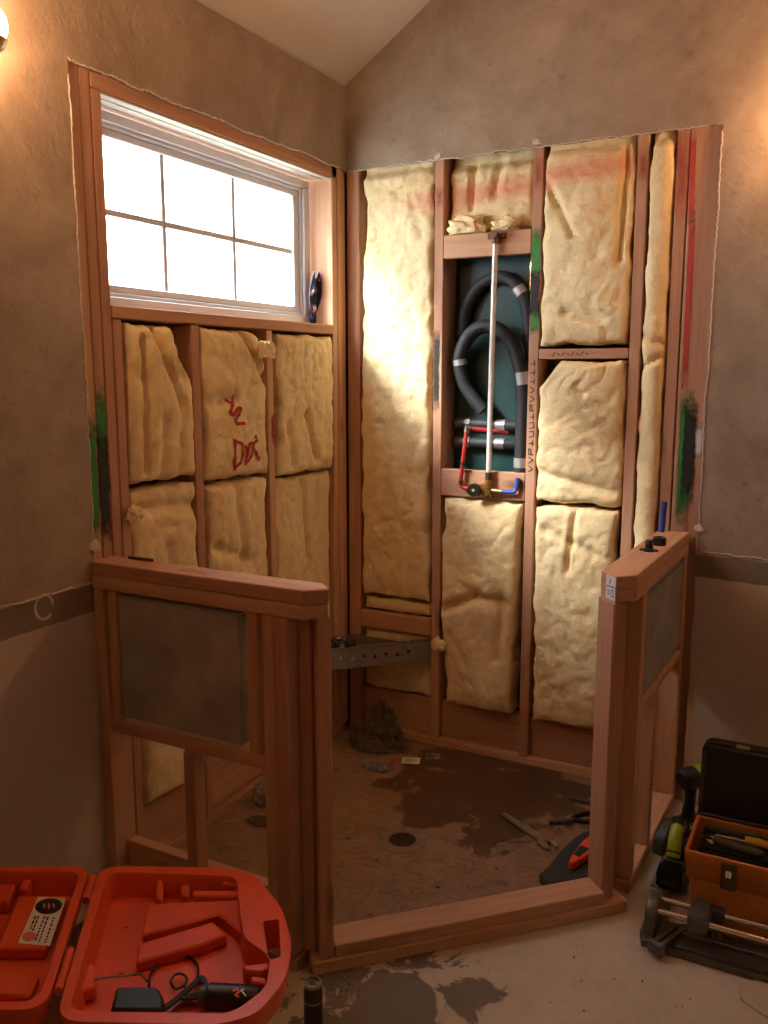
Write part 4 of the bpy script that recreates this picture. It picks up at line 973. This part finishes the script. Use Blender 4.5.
# ================================================================== TOOLBOX
tx0, tx1, ty0, ty1, th = 1.600, 2.02, -.800, -.600, .255
TB = empty('toolbox', ((tx0+tx1)/2, (ty0+ty1)/2, 0), 0, 'ochre toolbox with black lid standing open', 'toolbox')
bm = bmesh.new(); e = .008
def lp(dx, z): return [bm.verts.new(p) for p in ((tx0-dx, ty0-dx, z), (tx1+dx, ty0-dx, z), (tx1+dx, ty1+dx, z), (tx0-dx, ty1+dx, z))]
rings = [lp(-.014, 0), lp(-.002, .165), lp(.008, .168), lp(.010, .215), lp(.014, .217), lp(.016, th), lp(.006, th), lp(-.008, .03)]
bm.faces.new(rings[0][::-1])
for A_, B_ in zip(rings, rings[1:]):
    for i in range(4): bm.faces.new((A_[i], A_[(i+1) % 4], B_[(i+1) % 4], B_[i]))
bm.faces.new(rings[-1]); bevel(bm, .003); link('body', bm, M_TBOX, TB, True)
LDB = bmesh.new(); t = bmesh.new()
lw, lh, ld = (tx1-tx0)+.03, .235, .055
prism(t, rpoly([(-lw/2, 0), (lw/2, 0), (lw/2, lh), (-lw/2, lh)], [.006, .006, .03, .03]), 0, ld, .004); merge(LDB, t)
# hollow the lid: sunken inner panel
ML = Matrix.Translation(((tx0+tx1)/2, ty1+.020, th-.006)) @ Matrix.Rotation(R(84), 4, 'X') @ Matrix.Translation((0, 0, -ld))
lid = link('lid', LDB, M_BLACK, TB, True); lid.data.transform(ML)
bm = bmesh.new()
for lo, hi in (((-lw/2+.006, .004), (lw/2-.006, .016)), ((-lw/2+.006, lh-.016), (lw/2-.006, lh-.006)), ((-lw/2+.004, .016), (-lw/2+.014, lh-.03)), ((lw/2-.014, .016), (lw/2-.004, lh-.03))): addbox(bm, (lo[0], lo[1], ld), (hi[0], hi[1], ld+.012), .003)
rm = link('lid_rim', bm, M_DGREY, lid, True); rm.data.transform(ML)
for i, (a, b) in enumerate(((-.13, -.09), (.09, .13))):
    bm = bmesh.new(); addbox(bm, (a, lh-.004, ld-.018), (b, lh+.006, ld+.006), .002); lt = link('lid_catch', bm, M_GALV, lid); lt.data.transform(ML)
TRY = boxo('tote_tray', (tx0+.016, ty0+.004, .205), (tx1-.016, ty1-.045, .262), M_BLACK, TB, .008, 2)
for x in (tx0+.105, tx1-.105):
    LC = boxo('latch', (x-.020, ty0-.022, .165), (x+.020, ty0-.014, .246), M_BRONZE, TB, .003); boxo('latch_tab', (x-.008, ty0-.028, .205), (x+.008, ty0-.0215, .226), M_PAPER, LC, .003)
def lay(name, pts, r_, mat, lab, cat): tag(tube(name, pts, r_, mat, None, 10, 4), lab, cat)
SD = empty('screwdriver', (1.75, -.715, .27), 0, 'yellow-handled screwdriver in the toolbox tray', 'screwdriver')
tube('handle', [(1.735, -.722, .276), (1.78, -.722, .277), (1.85, -.724, .276)], .0125, M_YELLOW, SD, 12, 3); tube('shaft', [(1.735, -.722, .272), (1.655, -.716, .268)], .004, M_CHROME, SD, 8, 1, False)
KN = empty('utility_knife', (1.69, -.745, .262), 0, 'grey utility knife in the toolbox tray', 'knife')
bm = bmesh.new(); t = bmesh.new(); prism(t, [(-.07, -.010), (.06, -.014), (.07, .0), (.06, .012), (-.07, .010)], 0, .016, .003); merge(bm, t, Matrix.Translation((1.72, -.757, .2625)) @ Matrix.Rotation(-.15, 4, 'Z')); link('handle', bm, M_CAST, KN, True)
bm = bmesh.new(); t = bmesh.new(); prism(t, [(-.10, -.007), (-.07, -.007), (-.07, .007), (-.085, .007)], .007, .009); merge(bm, t, Matrix.Translation((1.72, -.757, .2625)) @ Matrix.Rotation(-.15, 4, 'Z')); link('blade', bm, M_CHROME, KN)
bm = bmesh.new(); prism(bm, [(1.632, -.745), (1.650, -.765), (1.664, -.745), (1.646, -.722)], .2625, .268, .001); tag(link('paper_tag', bm, M_PAPER), 'white paper tag in the toolbox tray', 'tag')
bm = bmesh.new(); addbox(bm, (1.625, -.694, .2625), (1.78, -.672, .280), .004, 2); tag(link('socket_rail', bm, M_CAST, None, True), 'dark socket rail at back of the toolbox tray', 'tool')

# ================================================================== TILE CUTTER
TC = empty('tile_cutter', (1.80, -.88, 0), 0, 'grey rail tile cutter with twin chrome bars on the floor', 'tile cutter')
x0, x1 = 1.53, 2.16
boxo('base', (x0+.02, -.945, 0), (x1, -.822, .026), M_CAST, TC, .004, 2); boxo('pad', (x0+.06, -.940, .0265), (x1-.02, -.885, .033), M_DGREY, TC, .002); boxo('ridge', (x0+.06, -.882, .0265), (x1-.02, -.878, .040), M_GALV, TC, .001); boxo('pad', (x0+.06, -.874, .0265), (x1-.02, -.826, .033), M_DGREY, TC, .002)
bm = bmesh.new(); t = bmesh.new(); prism(t, [(-.06, 0), (.06, 0), (.055, .10), (.03, .128), (-.03, .128), (-.055, .10)], -.016, .016, .004); merge(bm, t, Matrix.Translation((x0-.012, -.875, .0)) @ Matrix.Rotation(math.pi/2, 4, 'Z') @ Matrix.Rotation(math.pi/2, 4, 'X')); link('end_bracket', bm, M_CAST, TC, True)
for y in (-.905, -.843): cylo('rail', (x0-.010, y, .100), (x1, y, .100), .0085, M_CHROME, TC)
CG = boxo('carriage', (1.615, -.925, .078), (1.672, -.823, .124), M_CAST, TC, .006, 2); boxo('carriage_block', (1.672, -.868, .084), (1.705, -.826, .118), M_DGREY, TC, .005, 2)
tube('handle', [(1.640, -.874, .118), (1.60, -.874, .150), (1.55, -.874, .158)], .010, M_DGREY, CG, 10, 4) if False else None
cylo('scoring_wheel', (1.690, -.876, .052), (1.690, -.872, .052), .014, M_STEEL, CG); boxo('wheel_stem', (1.684, -.880, .050), (1.696, -.868, .084), M_CAST, CG, .002)
# side gauge arm that reaches forward and a fold-out wing toward the half wall
a = Vector((1.590, -.86, .035)); b = PZ(657, 946, .035)
for s in (-.010, .010):
    dv = (b-a).normalized(); sv = Vector((-dv.y, dv.x, 0))*s; bm = bmesh.new()
    t = bmesh.new(); addbox(t, (0, -.007, -.008), ((b-a).length, .007, .010), .002); merge(bm, t, Matrix.Translation(a+sv) @ Matrix.Rotation(math.atan2(dv.y, dv.x), 4, 'Z')); link('gauge_bar', bm, M_CAST, TC)
t = bmesh.new(); bm = bmesh.new(); addbox(t, (-.006, -.022, -.022), (.012, .022, .014), .003); dv = (b-a).normalized(); merge(bm, t, Matrix.Translation(b) @ Matrix.Rotation(math.atan2(dv.y, dv.x), 4, 'Z')); link('gauge_stop', bm, M_CAST, TC)
bm = bmesh.new(); prism(bm, [(1.487, -.905), (1.500, -.945), (1.552, -.930), (1.552, -.82), (1.535, -.66), (1.487, -.66)], .0, .024, .003); link('wing', bm, M_CAST, TC, True)

# ================================================================== DRILL AND SAW
DR = empty('cordless_drill', (1.535, -.20, 0), 0, 'black and lime cordless drill standing beside the toolbox lid', 'drill')
dx, dy = 1.515, -.235
fwd = Vector((.60, .80, 0)).normalized()
hd = Vector((dx, dy, .205))
bm = bmesh.new(); t = bmesh.new(); lathe(t, [(0, -.045), (.026, -.043), (.036, -.030), (.040, -.010), (.040, .012)], (0, 0, 0), 24); Mh = Matrix.Translation(hd) @ fwd.to_track_quat('Z', 'Y').to_matrix().to_4x4(); merge(bm, t, Mh); link('motor_cap', bm, M_BLACK, DR, True)
bm = bmesh.new(); t = bmesh.new(); lathe(t, [(.0405, .012), (.041, .05), (.037, .085), (.030, .095), (0, .095)], (0, 0, 0), 24); merge(bm, t, Mh); link('body', bm, M_LIME, DR, True)
bm = bmesh.new(); t = bmesh.new(); lathe(t, [(.021, .095), (.021, .125), (.011, .140), (0, .140)], (0, 0, 0), 20); merge(bm, t, Mh); link('chuck', bm, M_BLACK, DR, True)
tube('handle', [hd+Vector((0, 0, -.02)), hd+fwd*.002+Vector((0, 0, -.08)), hd+fwd*-.006+Vector((0, 0, -.145))], lambda s: .023-.003*math.sin(s*3), M_BLACK, DR, 14, 6)
bm = bmesh.new(); addbox(bm, (-.034, -.055, 0), (.034, .055, .060), .008, 2); bt_ = link('battery', bm, M_BLACK, DR, True, loc=(dx, dy, 0), rot=(0, 0, math.atan2(fwd.y, fwd.x)-math.pi/2))
bm = bmesh.new(); addbox(bm, (-.035, -.03, .030), (.035, .03, .052), .003); link('battery_clip', bm, M_LIME, bt_, True, loc=(dx, dy, 0), rot=(0, 0, math.atan2(fwd.y, fwd.x)-math.pi/2))
SW = empty('circular_saw', (1.520, -.52, 0), 0, 'black and lime cordless saw in front of the drill', 'saw')
c = Vector((1.516, -.500, 0))
bm = bmesh.new(); t = bmesh.new(); prism(t, [(.085*math.cos(a), .085*math.sin(a)) for a in [i*math.pi/14 for i in range(15)]], -.020, .020, .006); merge(bm, t, Matrix.Translation(c+Vector((-.030, .02, .070))) @ Matrix.Rotation(R(78), 4, 'Z') @ Matrix.Rotation(math.pi/2, 4, 'X')); link('blade_guard', bm, M_DGREY, SW, True)
bm = bmesh.new(); addbox(bm, (-.052, -.130, .0), (.056, .100, .007), .002); link('shoe', bm, M_STEEL, SW, loc=c)
cylo('motor', c+Vector((-.012, .01, .070)), c+Vector((.055, .01, .070)), .036, M_BLACK, SW)
tube('handle', [c+Vector((.005, .06, .130)), c+Vector((.006, .0, .172)), c+Vector((.006, -.06, .152)), c+Vector((.006, -.098, .090))], .018, M_BLACK, SW, 12, 5)
gp_ = tube('grip', [c+Vector((.006, -.030, .166)), c+Vector((.006, -.066, .146)), c+Vector((.006, -.094, .098))], .0215, M_LIME, SW, 14, 5)
for k in range(4):
    a_ = c+Vector((.006, -.045-.014*k, .160-.016*k)); cylo('grip_ridge', a_, a_+Vector((0, -.003, -.004)), .0225, M_BLACK, gp_, seg=14)
bm = bmesh.new(); addbox(bm, (-.034, -.150, .008), (.044, -.070, .074), .010, 2); link('battery', bm, M_BLACK, SW, True, loc=c)
boxo('label_plate', (c.x-.022, c.y-.1515, .030), (c.x+.03, c.y-.1502, .046), M_CAST, SW, .0004)
